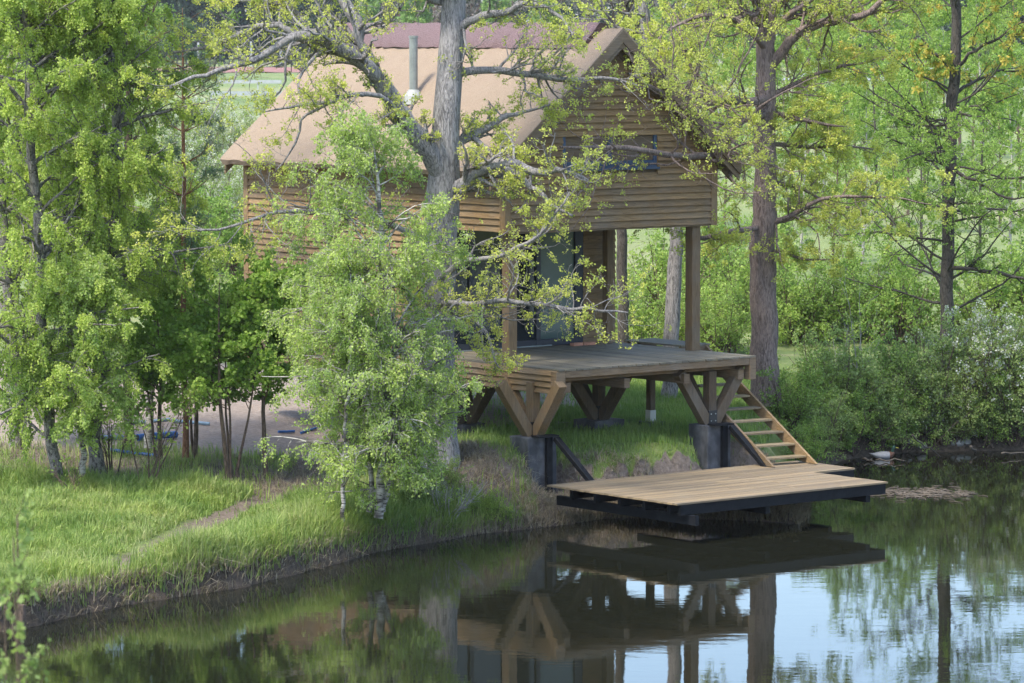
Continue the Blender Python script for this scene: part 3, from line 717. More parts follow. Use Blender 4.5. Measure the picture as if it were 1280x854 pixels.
for (a, b, db) in ((.10, .36, -1), (3.66, -.07, -1)):
    zg = hzl(a, b)
    g = MB(); g.box(a - .06, a + .06, b - .03, b + .035, .3, 1.29); g.build('dock_post', M['black'], dock, bevel=.004)
    g = MB(); g.bar((a + .09, b - .08, 1.27), (a + .09, b - 1.05, .58), .08, .11, up=(1, 0, 0)); g.build('dock_brace', M['black'], dock, bevel=.004)
    g = MB(); g.box(a - .3, a + .14, b - .1, b + .1, 1.301, 1.33); g.build('dock_cap', M['black'], dock)


# ============================================================ STAIRS
st = empty('staircase', (*loc(4.2, -1.3)[:2], 0), 'open timber stairs climbing from the dock to the right side of the deck', 'stairs')
def L3(a, b, z): return loc(a, b, z)
SB = np.array(loc(4.2, -1.3)); SB[2] = 0
def sb(a, b, z): return L3(a, b, z) - SB
RBm, RTp = (4.60, -1.40, DZ + .01), (5.03, 1.93, 2.48)
LBm, LTp = (3.72, -1.28, DZ + .01), (4.02, .75, 1.75)
for p, q in ((RBm, RTp), (LBm, LTp)):
    g = MB(); P_ = np.array(sb(*p)); Q_ = np.array(sb(*q)); dd = (Q_ - P_) / np.linalg.norm(Q_ - P_)
    sd = np.cross(dd, (0, 0, 1)); sd /= np.linalg.norm(sd); hw = .022
    w_ = .23
    v = []
    for s_ in (-hw, hw):
        v += [P_ + sd * s_, P_ + sd * s_ - np.array([dd[0], dd[1], 0]) / np.linalg.norm(dd[:2]) * (-.42), Q_ + sd * s_ + np.array([0, 0, -w_ * 1.15]), Q_ + sd * s_]
    g.add(v, [(0, 1, 2, 3), (7, 6, 5, 4), (0, 4, 5, 1), (1, 5, 6, 2), (2, 6, 7, 3), (3, 7, 4, 0)]); g.build('stringer', M['stringer'], st, bevel=.004)
nst = 10
for i in range(1, nst):
    t = i / nst; r_ = np.array(sb(*RBm)) * (1 - t) + np.array(sb(*RTp)) * t; l_ = r_ + (np.array(sb(*LBm)) - np.array(sb(*RBm)))
    r2 = r_ + (l_ - r_) * .03; l2 = l_ + (r_ - l_) * .03
    dz = np.array([0, 0, -.075]); run = (np.array(sb(*RTp)) - np.array(sb(*RBm))); run[2] = 0; run /= np.linalg.norm(run)
    g = MB(); g.bar(l2 + dz + run * .05, r2 + dz + run * .05, .22, .036, up=(0, 0, 1)); g.build('tread', M['step'], st, bevel=.004)
# rear steps seen below the deck
rs = empty('rear_steps', (*loc(1.0, 6.3)[:2], hz(*loc(1.0, 6.3)[:2])), 'short dark timber steps seen beneath the deck behind the struts', 'steps', rz=ANG)
for i in range(4):
    g = MB(); g.box(-.5, .5, i * .22, i * .22 + .2, .12 + i * .15, .16 + i * .15); g.build('tread', M['beam'], rs)
for s_ in (-.52, .5):
    g = MB(); g.bar((s_, -.05, .02), (s_, .85, .66), .03, .2, up=(1, 0, 0)); g.build('stringer', M['beam'], rs)
# ============================================================ TREES
def pxr(rows, y=None):
    """rows (px, py, distance, radius) -> world points with radii"""
    out = []
    for px, py, yy, r in rows:
        q = aty(px, py, yy); out.append((q[0], q[1], q[2], r))
    return np.array(out)
def dress_oak(T, Bs, c1, c2, lf1=.34, cap1=(.35, 1.7), seed_up=.05):
    """crooked side branches and twigs along the given limbs; returns twig levels"""
    tw = []
    for B, n1 in Bs:
        b1 = T.level(B, int(n1 * 1.15), .08, 1.0, R(30), R(80), lf1, .38, 8, .22, .05, 5, .25, .4, .7, cap1)
        b2 = T.level(b1, c1, .15, 1, R(25), R(75), .5, .6, 6, .3, .05, 3, .2, .4, .7, (.18, .8))
        b3 = T.level(b2, c2, .2, 1, R(25), R(80), .5, .6, 4, .3, .06, 3, 0, .3, .6, (.08, .32))
        tw += [b2, b3]
    return tw
def joinB(Bs, n):
    out = []
    P_ = []; R_ = []; Ln = []
    for B in Bs:
        for i in range(len(B[0])):
            q = resample(np.concatenate([B[0][i], B[1][i][:, None]], 1), n); P_.append(q[:, :3]); R_.append(q[:, 3]); Ln.append(B[2][i])
    return np.array(P_), np.array(R_), np.array(Ln)

# ---------------- big grey oak in front of the cabin side wall
T = Plant(); y0 = 61.4
base1 = aty(552, 598, y0); base1[2] = hz(base1[0], base1[1]) - .05
tr = pxr([(550, 640, y0, .40), (549, 585, y0, .34), (548, 500, y0, .30), (547, 400, y0, .285), (550, 300, y0, .275), (554, 235, y0 - .05, .27), (556, 190, y0 - .1, .235), (560, 120, y0 - .1, .215), (565, 50, y0, .20), (566, -30, y0 + .1, .19), (560, -150, y0 + .3, .15), (566, -300, y0 + .2, .11), (556, -440, y0, .06)])
trk = T.limb(tr, n=44, k=16, wig=.012)
limbs = []
def lb(rows, n=14, k=8, wig=.012):
    b = T.limb(pxr(rows), n=n, k=k, wig=wig); limbs.append(b); return b
# left heavy limb and its forks
l1 = lb([(553, 222, 61.3, .17), (535, 188, 61.1, .165), (512, 160, 60.9, .16), (492, 128, 60.8, .155), (474, 100, 60.7, .15)], 12, 10)
l1a = lb([(474, 100, 60.7, .125), (455, 80, 60.4, .12), (430, 63, 60.1, .11), (403, 50, 59.9, .10), (376, 47, 59.8, .085), (355, 52, 59.7, .07), (325, 72, 59.5, .055), (280, 87, 59.3, .04), (240, 98, 59.1, .03), (205, 112, 59, .016)], 24, 8)
l1b = lb([(474, 100, 60.7, .125), (458, 70, 60.8, .12), (444, 50, 60.9, .115), (451, 38, 60.9, .11), (438, 14, 61, .10), (424, -10, 61.1, .09), (400, -50, 61.3, .07), (390, -110, 61.6, .04)], 20, 8)
l1c = lb([(444, 52, 60.9, .08), (425, 46, 60.8, .075), (400, 40, 60.9, .07), (370, 42, 61, .065), (352, 33, 61, .055), (326, 32, 61.1, .05), (300, 43, 61.2, .045), (262, 57, 61.3, .035), (215, 66, 61.4, .02)], 20, 7)
l1d = lb([(385, 42, 61, .055), (370, 14, 61.2, .05), (345, 3, 61.3, .045), (300, -2, 61.5, .035), (262, -12, 61.6, .02)], 12, 6)
# right limb towards the gable
l2 = lb([(556, 242, 61.3, .15), (576, 232, 61.2, .125), (597, 214, 61.0, .115), (622, 206, 60.8, .10), (645, 206, 60.7, .08), (672, 216, 60.5, .06), (700, 214, 60.4, .045), (735, 226, 60.3, .025)], 16, 8)
l2b = lb([(625, 205, 60.8, .06), (646, 218, 60.6, .05), (668, 236, 60.4, .045), (693, 258, 60.3, .035), (716, 270, 60.2, .02)], 12, 6)
l3 = lb([(557, 184, 61.3, .09), (590, 169, 61.6, .075), (614, 158, 61.8, .06), (632, 146, 61.9, .045), (655, 140, 62.1, .03), (690, 130, 62.2, .015)], 14, 6)
l3b = lb([(588, 170, 61.6, .05), (606, 184, 61.4, .045), (624, 200, 61.2, .035), (650, 198, 61.1, .02)], 9, 5)
l4 = lb([(565, 92, 61.3, .08), (600, 88, 61.6, .07), (640, 90, 61.9, .065), (677, 95, 62.2, .06), (710, 100, 62.3, .05), (760, 98, 62.4, .03), (800, 108, 62.5, .015)], 16, 6)
l5 = lb([(566, 40, 61.4, .08), (590, 26, 61.2, .07), (612, 18, 61, .065), (638, 16, 60.9, .055), (645, 6, 60.8, .05), (668, 4, 60.7, .045), (700, 22, 60.6, .03), (716, 44, 60.5, .02)], 16, 6)
l6 = lb([(566, 0, 61.4, .08), (540, -25, 61.2, .07), (505, -38, 61, .055), (470, -60, 60.9, .03)], 10, 6)
# low branches
l7 = lb([(545, 392, 61.2, .07), (553, 378, 60.8, .06), (578, 381, 60.4, .05), (620, 377, 60, .045), (658, 379, 59.8, .04), (700, 385, 59.7, .035), (738, 387, 59.6, .028), (785, 391, 59.6, .014)], 18, 6)
l7b = lb([(576, 381, 60.4, .04), (593, 397, 60.2, .032), (604, 409, 60.1, .028), (613, 432, 60, .022), (624, 460, 59.9, .012)], 10, 5)
l8 = lb([(547, 355, 61.2, .06), (575, 328, 60.7, .05), (602, 324, 60.4, .042), (626, 320, 60.2, .038), (651, 308, 60, .034), (673, 294, 59.9, .03), (692, 271, 59.8, .024), (712, 240, 59.8, .014)], 16, 6)
l9 = lb([(546, 312, 61.3, .06), (500, 285, 60.8, .05), (455, 268, 60.4, .045), (400, 266, 60, .04), (358, 264, 59.8, .036), (322, 272, 59.6, .03), (290, 283, 59.4, .025), (245, 288, 59.3, .018), (212, 283, 59.2, .01)], 20, 6)
l10 = lb([(543, 398, 61.2, .06), (522, 386, 60.9, .05), (510, 372, 60.6, .04), (520, 352, 60.4, .02)], 8, 5)
l11 = lb([(510, 160, 60.8, .06), (480, 124, 60.2, .045), (452, 118, 59.9, .04), (420, 126, 59.6, .035), (395, 130, 59.4, .03), (362, 134, 59.2, .02), (330, 140, 59.1, .01)], 14, 5)
l12 = lb([(420, 126, 59.6, .03), (390, 140, 59.5, .026), (376, 152, 59.4, .022), (371, 178, 59.3, .018), (346, 212, 59.2, .009)], 10, 5)
l13 = lb([(560, -60, 61.6, .09), (600, -110, 61.9, .07), (660, -140, 62.2, .05), (720, -150, 62.5, .02)], 10, 6)
l14 = lb([(561, -100, 61.6, .09), (510, -150, 61.3, .07), (450, -190, 61.0, .05), (380, -210, 60.8, .02)], 10, 6)
bushy = {id(l4): 22, id(l2): 18, id(l3): 14, id(l5): 18, id(l7): 26, id(l8): 15, id(l9): 20, id(l1a): 20, id(l1b): 16, id(l1c): 22, id(l1d): 14, id(l2b): 6, id(l7b): 9, id(l12): 6, id(l11): 16, id(l1): 9, id(l6): 12, id(l13): 14, id(l14): 14}
tw = dress_oak(T, [(b, bushy.get(id(b), 10)) for b in limbs], 6, 3)
up = (trk[0][:, 24:], trk[1][:, 24:], trk[2] * .5)
tw += dress_oak(T, [(up, 46)], 5, 3, .45, (.6, 2.4))
tw3 = joinB([b for b in tw[1::2]], 4); tw2 = joinB([b for b in tw[0::2]], 5)
T.clusters(tw3, 9500, 7, .033, .040, .3, asp=.42); T.clusters(tw2, 2500, 7, .033, .04, .5, asp=.42)
# sprouts low on the trunk
T.make('oak_tree', base1, 'large grey barked oak with young yellow leaves in front of the cabin side wall', 'tree', M['B_oak'], M['L_oak'])

# ---------------- reddish oak to the right of the deck
T = Plant(); limbs = []; y0 = 70.0
base2 = aty(956, 490, y0); base2[2] = hz(base2[0], base2[1]) - .05
tr = pxr([(957, 505, y0, .34), (957, 485, y0, .28), (956, 440, y0, .255), (954, 380, y0, .25), (953, 330, y0, .245), (955, 270, y0, .225), (956, 200, y0, .205), (957, 150, y0, .20), (956, 100, y0, .185), (958, 50, y0, .17), (962, 0, y0, .15), (968, -80, y0, .13), (962, -200, y0, .10), (970, -330, y0, .05)])
trk = T.limb(tr, n=40, k=14, wig=.014)
a1 = lb([(957, 124, 70, .10), (944, 127, 69.3, .09), (903, 125, 68, .08), (875, 120, 67, .07), (841, 119, 66, .06), (816, 112, 65, .05), (800, 100, 64.4, .04), (785, 92, 63.9, .02)], 18, 7)
a1r = lb([(957, 122, 70, .06), (997, 102, 70.2, .045), (1031, 88, 70.4, .035), (1069, 80, 70.6, .025), (1105, 74, 70.8, .012)], 12, 5)
a2 = lb([(957, 142, 70, .09), (940, 145, 69.4, .085), (925, 152, 68.6, .08), (914, 168, 67.8, .075), (902, 188, 67, .07), (881, 195, 66, .065), (834, 194, 64.6, .055), (800, 187, 63.8, .05), (750, 185, 63, .04), (700, 184, 62.3, .02)], 22, 7)
a2r = lb([(957, 142, 70, .07), (975, 143, 70, .06), (997, 148, 70, .045), (1034, 156, 69.9, .03), (1055, 158, 69.8, .012)], 10, 5)
a3 = lb([(960, 88, 70, .11), (985, 55, 69.8, .10), (1000, 40, 69.7, .09), (1031, 28, 69.6, .08), (1059, 23, 69.5, .07), (1081, 19, 69.4, .06), (1102, 2, 69.3, .055), (1130, -20, 69.2, .04), (1180, -50, 69.1, .02)], 18, 8)
a4 = lb([(954, 285, 70, .07), (984, 272, 69.8, .055), (1002, 262, 69.7, .05), (1022, 251, 69.6, .04), (1055, 246, 69.5, .032), (1090, 247, 69.4, .026), (1125, 248, 69.3, .02), (1165, 256, 69.2, .01)], 14, 5)
a4l = lb([(954, 285, 70, .06), (925, 288, 69.3, .055), (900, 293, 68.8, .05), (875, 298, 68.4, .045), (848, 290, 68.2, .02)], 9, 5)
a5 = lb([(956, 225, 70, .045), (1000, 236, 70.4, .035), (1040, 256, 70.6, .025), (1080, 262, 70.8, .012)], 9, 5)
a6 = lb([(957, 178, 70, .05), (1010, 184, 70.6, .038), (1050, 182, 71, .026), (1100, 188, 71.3, .012)], 9, 5)
a7 = lb([(958, 62, 70, .07), (925, 30, 69, .055), (890, 18, 68.2, .045), (850, 30, 67.4, .03), (820, 52, 66.8, .014)], 12, 5)
a8 = lb([(960, 20, 70, .08), (930, -20, 69.4, .065), (880, -40, 68.8, .05), (820, -60, 68.4, .02)], 10, 5)
a9 = lb([(956, 310, 70, .04), (985, 318, 69.8, .03), (1010, 325, 69.6, .02), (1050, 322, 69.5, .01)], 8, 4)
tw = dress_oak(T, [(a1, 24), (a1r, 18), (a2, 26), (a2r, 12), (a3, 22), (a4, 20), (a4l, 9), (a5, 14), (a6, 18), (a7, 18), (a8, 14), (a9, 7)], 6, 3, .36, (.4, 1.8))
up = (trk[0][:, 20:], trk[1][:, 20:], trk[2] * .45); tw += dress_oak(T, [(up, 40)], 5, 3, .45, (.6, 2.3))
tw3 = joinB(tw[1::2], 4); tw2 = joinB(tw[0::2], 5)
T.clusters(tw3, 11500, 7, .036, .045, .3, asp=.42); T.clusters(tw2, 3000, 7, .036, .045, .5, asp=.42)
T.make('oak_tree', base2, 'tall oak with straight reddish brown trunk right of the deck above the stairs', 'tree', M['B_oak2'], M['L_oak'])

# ---------------- trunks behind the porch
def side_tree(px, rows, label, bmat, lmat, y0, nl=26, name='oak_tree', clus=1500, up_from=.35, k=12, upa=.05):
    T = Plant(); tr = pxr([(x, y, y0 + dy, r) for x, y, dy, r in rows]); trk = T.limb(tr, n=32, k=k, wig=.015)
    i0 = int(32 * up_from); up = (trk[0][:, i0:], trk[1][:, i0:], trk[2] * (1 - up_from))
    tw = dress_oak(T, [(up, nl)], 5, 3, .3, (.5, 2.4))
    tw3 = joinB(tw[1::2], 4); T.clusters(tw3, clus, 7, .045, .06, .4, asp=.42)
    b = tr[0, :3].copy(); b[2] = hz(b[0], b[1])
    return T.make(name, b, label, 'tree', bmat, lmat)
side_tree(0, [(834, 520, 0, .2), (836, 490, 0, .16), (840, 420, 0, .15), (842, 350, .1, .14), (845, 290, .2, .13), (840, 200, .3, .12), (818, 100, .3, .11), (805, 20, .3, .10), (800, -80, .2, .08), (806, -220, .1, .04)],
          'slender grey oak standing just behind the right porch post', M['B_oak'], M['L_oak'], 71.5, 26, clus=1700)
side_tree(0, [(778, 455, 0, .12), (779, 400, 0, .11), (778, 330, 0, .11), (776, 260, 0, .10), (775, 150, 0, .09), (781, 30, 0, .08), (778, -60, 0, .05), (780, -160, 0, .02)],
          'dark trunked tree behind the porch between cabin wall and grey oak', M['B_dark'], M['L_oak'], 76, 22, 'dark_tree', 1300)

# ---------------- dark alder on the right
T = Plant(); y0 = 75.5; limbs = []
tr = pxr([(1186, 560, y0, .20), (1186, 520, y0, .16), (1184, 420, y0, .14), (1183, 340, y0, .13), (1187, 250, y0, .12), (1188, 180, y0, .125), (1193, 100, y0, .11), (1194, 30, y0, .10), (1191, -40, y0, .09), (1195, -150, y0, .07), (1192, -300, y0, .03)])
trk = T.limb(tr, n=40, k=10, wig=.02)
for row in ([(1185, 335, y0, .05), (1215, 337, y0 - .4, .045), (1250, 342, y0 - .7, .04), (1290, 352, y0 - 1, .02)], [(1190, 215, y0, .04), (1225, 230, y0 - .4, .03), (1262, 248, y0 - .8, .025), (1300, 240, y0 - 1, .012)],
            [(1193, 90, y0, .045), (1210, 70, y0 - .3, .035), (1240, 52, y0 - .6, .028), (1290, 20, y0 - .9, .015)], [(1190, 85, y0, .035), (1168, 68, y0 - .3, .03), (1152, 48, y0 - .4, .015)],
            [(1186, 262, y0, .035), (1220, 262, y0 + .4, .03), (1260, 262, y0 + .8, .022), (1300, 268, y0 + 1, .01)], [(1189, 122, y0, .04), (1225, 98, y0 + .5, .03), (1260, 88, y0 + .8, .022), (1300, 92, y0 + 1, .01)]):
    lb(row, 12, 6, .02)
up = (trk[0][:, 7:], trk[1][:, 7:], trk[2] * .8)
b1 = T.level(up, 74, 0, 1, R(55), R(95), .26, .22, 9, .12, .03, 5, .5, .6, .7, (.9, 2.6))
b1 = joinB([b1] + limbs, 9)
b2 = T.level(b1, 8, .15, 1, R(30), R(70), .4, .6, 6, .18, -.01, 3, .3, .4, .7, (.25, 1.0))
b3 = T.level(b2, 4, .2, 1, R(30), R(70), .5, .6, 4, .2, -.02, 3, 0, .3, .6, (.1, .4))
T.leaves(b3, 60000, .045, .02, .3, .1, .42)
e = T.make('alder_tree', (tr[0, 0], tr[0, 1], hz(tr[0, 0], tr[0, 1])), 'tall dark trunked alder rising above the white blossom bush at the right', 'tree', M['B_dark'], M['L_alder'])
T.clear(); sel = (b2[0][(b2[0][:, 0, 2] > 6.9) & (b2[0][:, 0, 2] < 8.6)], None, None)
T.clusters(sel, 420, 10, .06, .09, .2, droop=1.2)
link('catkins', T.leaf_mesh('catkins', np.array(e.location)), M['L_catkin'], e)

# ---------------- weeping birch in front of the cabin
def birch(name, base, top_h, rows, label, env, nprim, nleaf, lsize, lmat='L_birch', bmat='B_birch', hang=.22, extra_stems=(), group=None, b2n=7, b3n=5, zlow=.16, cat='tree', ang=(35, 70), jit=.025, droop=.9):
    T = Plant(); tr = np.array(rows, float); trk = T.limb(tr, n=40, k=9, wig=.014)
    stems = [trk]
    for r_ in extra_stems: stems.append(T.limb(np.array(r_, float), n=24, k=7, wig=.012))
    Bs = []
    for si, sb_ in enumerate(stems):
        pts, rad, _ = sb_; pts = pts[0]; rad = rad[0]; z0_ = pts[0, 2]; hh = pts[-1, 2] - z0_
        npr = nprim if si == 0 else max(8, int(nprim * .35))
        t = zlow + (1 - zlow) * rng.uniform(0, 1, npr) ** .9
        zi = np.interp(z0_ + t * hh, pts[:, 2], np.arange(len(pts)))
        i = np.minimum(zi.astype(int), len(pts) - 2); f = (zi - i)[:, None]
        p = pts[i] * (1 - f) + pts[i + 1] * f
        az = rng.uniform(0, 2 * math.pi, npr); el = R(90) - np.radians(rng.uniform(ang[0], ang[1], npr))
        d = np.stack([np.cos(az) * np.cos(el), np.sin(az) * np.cos(el), np.sin(el)], 1)
        ln = np.array([env(tt, a_) for tt, a_ in zip(t, az)]) * rng.uniform(.75, 1.15, npr)
        if si: ln *= .6
        rr = np.minimum(np.interp(zi, np.arange(len(rad)), rad) * .5, .012 + ln * .014)
        pp, r2 = grow(p, d, ln, rr, 10, .10, -.03, .8); T.wood(pp, r2, 5); Bs.append((pp, r2, ln))
    b1 = joinB(Bs, 10)
    b2 = T.level(b1, b2n, .15, 1, R(25), R(65), .42, .6, 7, .14, -.10, 3, .2, .5, .7, (.25, 1.1))
    b3 = T.level(b2, b3n, .15, 1, R(20), R(60), .6, .6, 6, .12, -hang, 3, 0, .3, .6, (.2, .75))
    T.leaves(b3, nleaf, lsize, jit, droop, .1, .40)
    return T.make(name, base, label, cat, M[bmat], M[lmat], group)
bz_ = .42
cb = aty(474, 645, 57.9); cb[2] = hz(cb[0], cb[1]) - .04
def stemp(rows, y): return [tuple(aty(px, py, y + dy)) + (r,) for px, py, dy, r in rows]
main = stemp([(473, 648, 0, .075), (476, 600, 0, .065), (484, 540, 0, .06), (482, 470, .1, .055), (486, 400, .1, .05), (480, 330, .1, .042), (474, 260, 0, .033), (470, 205, 0, .02), (462, 165, 0, .008)], 57.9)
s2 = stemp([(461, 640, .3, .045), (464, 600, .3, .04), (455, 520, .4, .034), (430, 430, .5, .028), (415, 350, .5, .02), (405, 270, .5, .01), (400, 225, .5, .005)], 57.9)
s3 = stemp([(429, 652, -.4, .035), (430, 570, -.4, .03), (435, 480, -.5, .024), (440, 400, -.6, .018), (436, 320, -.6, .008)], 57.9)
s4 = stemp([(478, 640, .1, .05), (500, 570, .1, .04), (530, 520, .1, .032), (560, 495, .1, .024), (585, 480, .1, .012), (600, 478, .1, .006)], 57.9)
def env_c(t, az):
    e = np.interp(t, [0, .2, .4, .6, .8, 1], [1.0, 1.6, 1.65, 1.45, 1.2, .45])
    return e * (1 + .12 * math.cos(az - math.pi))
birch('birch_tree', cb, 6, main, 'pale green weeping birch with thin white stems on the grassy bank before the cabin', env_c, 96, 125000, .038, extra_stems=(s2, s3, s4), hang=.38, zlow=.10, b2n=8, b3n=6)

# ---------------- left birches and small trees
def bstem(px, py_base, y, hpx, r, lean=0, wob=6, top=-330):
    rows = []; n = 9
    for i in range(n):
        t = i / (n - 1); rows.append((px + lean * t + random.uniform(-wob, wob) * (i > 0), py_base + (top - py_base) * t, 0, r * (1 - .93 * t)))
    return stemp(rows, y)
def env_l(t, az): return float(np.interp(t, [0, .15, .35, .6, .85, 1], [1.5, 1.9, 1.9, 1.6, 1.1, .3]))
b = aty(124, 605, 61.3); b[2] = hz(b[0], b[1])
tr1 = stemp([(124, 612, 0, .20), (121, 590, 0, .15), (117, 560, 0, .11), (122, 500, .1, .10), (128, 420, .2, .095), (136, 330, .2, .09), (147, 260, .2, .085), (146, 190, .2, .08), (143, 110, .1, .075), (133, 50, .1, .07), (126, 0, 0, .065), (118, -100, 0, .05), (122, -250, 0, .02)], 61.3)
birch('birch_tree', b, 9, tr1, 'leaning birch with thick black and white cracked base at the grass edge', env_l, 100, 185000, .039, 'L_birch2', 'B_bdark', zlow=.14, hang=.5, b2n=8)
b = aty(76, 618, 60.4); b[2] = hz(b[0], b[1])
tr2 = stemp([(76, 620, 0, .13), (70, 590, 0, .10), (60, 520, 0, .09), (52, 420, 0, .085), (50, 300, 0, .08), (43, 230, 0, .075), (36, 150, 0, .07), (34, 50, 0, .06), (30, -60, 0, .045), (34, -220, 0, .015)], 60.4)
birch('birch_tree', b, 9, tr2, 'bushy birch with dark forked base nearest the left edge of the grass', env_l, 100, 195000, .039, 'L_birch2', 'B_bdark', zlow=.08, hang=.5, b2n=8)
b = onground(20, 560)
tr3 = stemp([(20, 575, 0, .12), (15, 450, 0, .10), (5, 300, 0, .085), (-5, 120, 0, .07), (0, -60, 0, .05), (-5, -260, 0, .015)], b[1])
birch('birch_tree', b, 9, tr3, 'birch half hidden behind the bushy birch at the far left edge', env_l, 64, 80000, .05, 'L_birch2', 'B_bdark', zlow=.10, hang=.4)
# small low willow-like shrub hanging before them
def env_s(t, az): return float(np.interp(t, [0, .3, .7, 1], [.9, 1.25, 1.0, .3]))
b = onground(95, 600); b = aty(100, 606, 60.9); b[2] = hz(b[0], b[1])
trs = stemp([(100, 606, 0, .06), (104, 560, -.1, .05), (96, 500, -.3, .045), (108, 440, -.4, .035), (102, 380, -.5, .025), (112, 340, -.5, .01)], 60.6)
birch('birch_tree', b, 4, trs, 'young yellow green birch filling the gap between the two dark birch bases', env_s, 56, 60000, .042, 'L_birch', zlow=.2)
b = aty(190, 560, 64.5); b[2] = hz(b[0], b[1])
trs = stemp([(185, 560, 0, .07), (190, 470, 0, .06), (196, 380, 0, .05), (190, 300, 0, .035), (200, 230, 0, .02), (196, 190, 0, .01)], 64.5)
birch('birch_tree', b, 5, trs, 'slim birch behind the bare bush left of the young pine', lambda t, a: env_s(t, a) * 1.05, 50, 52000, .042, 'L_birch2', zlow=.3)
# straight brown trunk (spruce like) at 160
side_tree(0, [(161, 560, 0, .11), (160, 540, 0, .085), (159, 470, 0, .075), (158, 380, 0, .07), (160, 250, 0, .06), (162, 100, 0, .05), (160, -50, 0, .035), (162, -220, 0, .015)],
          'straight brown trunked tree beside the thick blue pipe', M['B_brown'], M['L_far'], 65.2, 26, 'brown_tree', 1500, .35, 9)
# red barked young pine
T = Plant(); y0 = 63.6
tr = pxr([(232, 572, y0, .06), (232, 520, y0, .05), (230, 440, y0, .045), (229, 340, y0, .04), (230, 230, y0, .034), (229, 150, y0, .028), (229, 100, y0, .02), (228, 40, y0, .01), (228, 10, y0, .005)])
trk = T.limb(tr, n=30, k=8, wig=.006)
P_, D_, L_, R__ = [], [], [], []
for py, ln in ((325, .55), (290, .6), (245, .7), (205, .7), (165, .65), (125, .6), (85, .5), (48, .35)):
    q = aty(229.5, py, y0)
    for k in range(5):
        az = random.uniform(0, 6.28); P_.append(q); D_.append((math.cos(az), math.sin(az), .3)); L_.append(ln * random.uniform(.7, 1.3)); R__.append(.012)
pp, rr = grow(np.array(P_), np.array(D_), np.array(L_), np.array(R__), 7, .08, .09); T.wood(pp, rr, 4)
b2 = T.level((pp, rr, np.array(L_)), 5, .3, 1, R(25), R(55), .5, .6, 5, .08, .1, 3, 0, .3, .6, (.1, .35)); bb = joinB([(pp, rr, np.array(L_)), b2], 5)
T.clusters(bb, 900, 14, .09, .01, .35, asp=.05)
T.make('pine_tree', (tr[0, 0], tr[0, 1], hz(tr[0, 0], tr[0, 1])), 'thin young pine with bare reddish trunk and sparse grey green needles', 'tree', M['B_pine'], M['L_pine'])
# small maples
def maple(px, py, y, h, label, n, stems, wid=1.0, mat='L_maple'):
    T = Plant(); b = aty(px, py, y); b[2] = hz(b[0], b[1]); Bs = []
    for k in range(stems):
        q = b + np.array([random.uniform(-.12, .12), random.uniform(-.12, .12), -.05]) * (k > 0); d = np.array([[random.uniform(-.16, .16) * (k > 0), random.uniform(-.16, .16) * (k > 0), 1]])
        hh = h * random.uniform(.8, 1.0) if k else h
        pts, rad = grow(q[None], d, np.array([hh]), np.array([.045 if k == 0 else .028]), 14, .035, .05, .85); T.wood(pts, rad, 7); Bs.append((pts, rad, np.array([hh])))
    B = joinB(Bs, 14)
    b1 = T.level(B, int(34 / stems) + 5, .36, 1, R(45), R(80), .40 * wid, .5, 8, .1, .03, 4, .3, .5, .7, (.35, 1.25))
    b2 = T.level(b1, 6, .2, 1, R(30), R(60), .5, .6, 5, .12, 0, 3, .3, .4, .7, (.15, .6))
    # broad flat leaves
    T.clusters(joinB([b1, b2], 5), int(n * 1.1), 6, .062, .075, .15, asp=.5, droop=.3)
    return T.make('maple_tree', b, label, 'tree', M['B_brown'], M[mat])
maple(285, 592, 61.8, 3.3, 'small maple with several thin stems left of the dark green one', 1900, 4)
maple(332, 582, 62.3, 3.5, 'small dark green maple with one grey stem nearest the cabin', 2500, 1, 1.05)
maple(244, 560, 63.8, 3.5, 'young maple with fresh leaves around the red pine trunk', 1600, 2)
maple(200, 575, 63.0, 2.6, 'low maple sapling between the blue pipe and the bare bush', 900, 2, .8)
# bare bush
def bare_bush(px, py, y, n, h, label, leaves=300, name='bare_bush', spread=.35, mat='B_brown'):
    T = Plant(); b = aty(px, py, y); b[2] = hz(b[0], b[1])
    d = np.stack([rng.normal(0, spread, n), rng.normal(0, spread, n), np.ones(n)], 1)
    pts, rad = grow(b[None] + rng.normal(0, .05, (n, 3)) * np.array([1, 1, 0]), d, h * rng.uniform(.6, 1.1, n), np.full(n, .016), 12, .06, .03, .8); T.wood(pts, rad, 5)
    B = (pts, rad, np.full(n, h)); b1 = T.level(B, 6, .25, 1, R(20), R(50), .35, .6, 7, .1, .04, 3, 0, .4, .7, (.2, .9)); b2 = T.level(b1, 3, .3, 1, R(20), R(50), .4, .6, 5, .1, .04, 3, 0, .4, .7, (.1, .4))
    if leaves: T.leaves(b2, leaves, .05, .02, .2)
    return T.make(name, b, label, 'bush', M[mat], M['L_bright'])
bare_bush(184, 622, 60.4, 6, 2.0, 'nearly leafless bush of thin grey stems in front of the blue pipes', 500)
bare_bush(140, 600, 61.6, 6, 1.3, 'bare twiggy bush right beside the thick birch base', 200)
bare_bush(92, 640, 59.6, 5, .6, 'low clump of thin dead stems before the dark birch bases', 60, spread=.4, mat='B_brown')
bare_bush(560, 640, 60.0, 12, .8, 'low dead twigs on the earth mound beside the dock', 150, spread=.6, mat='B_pale')

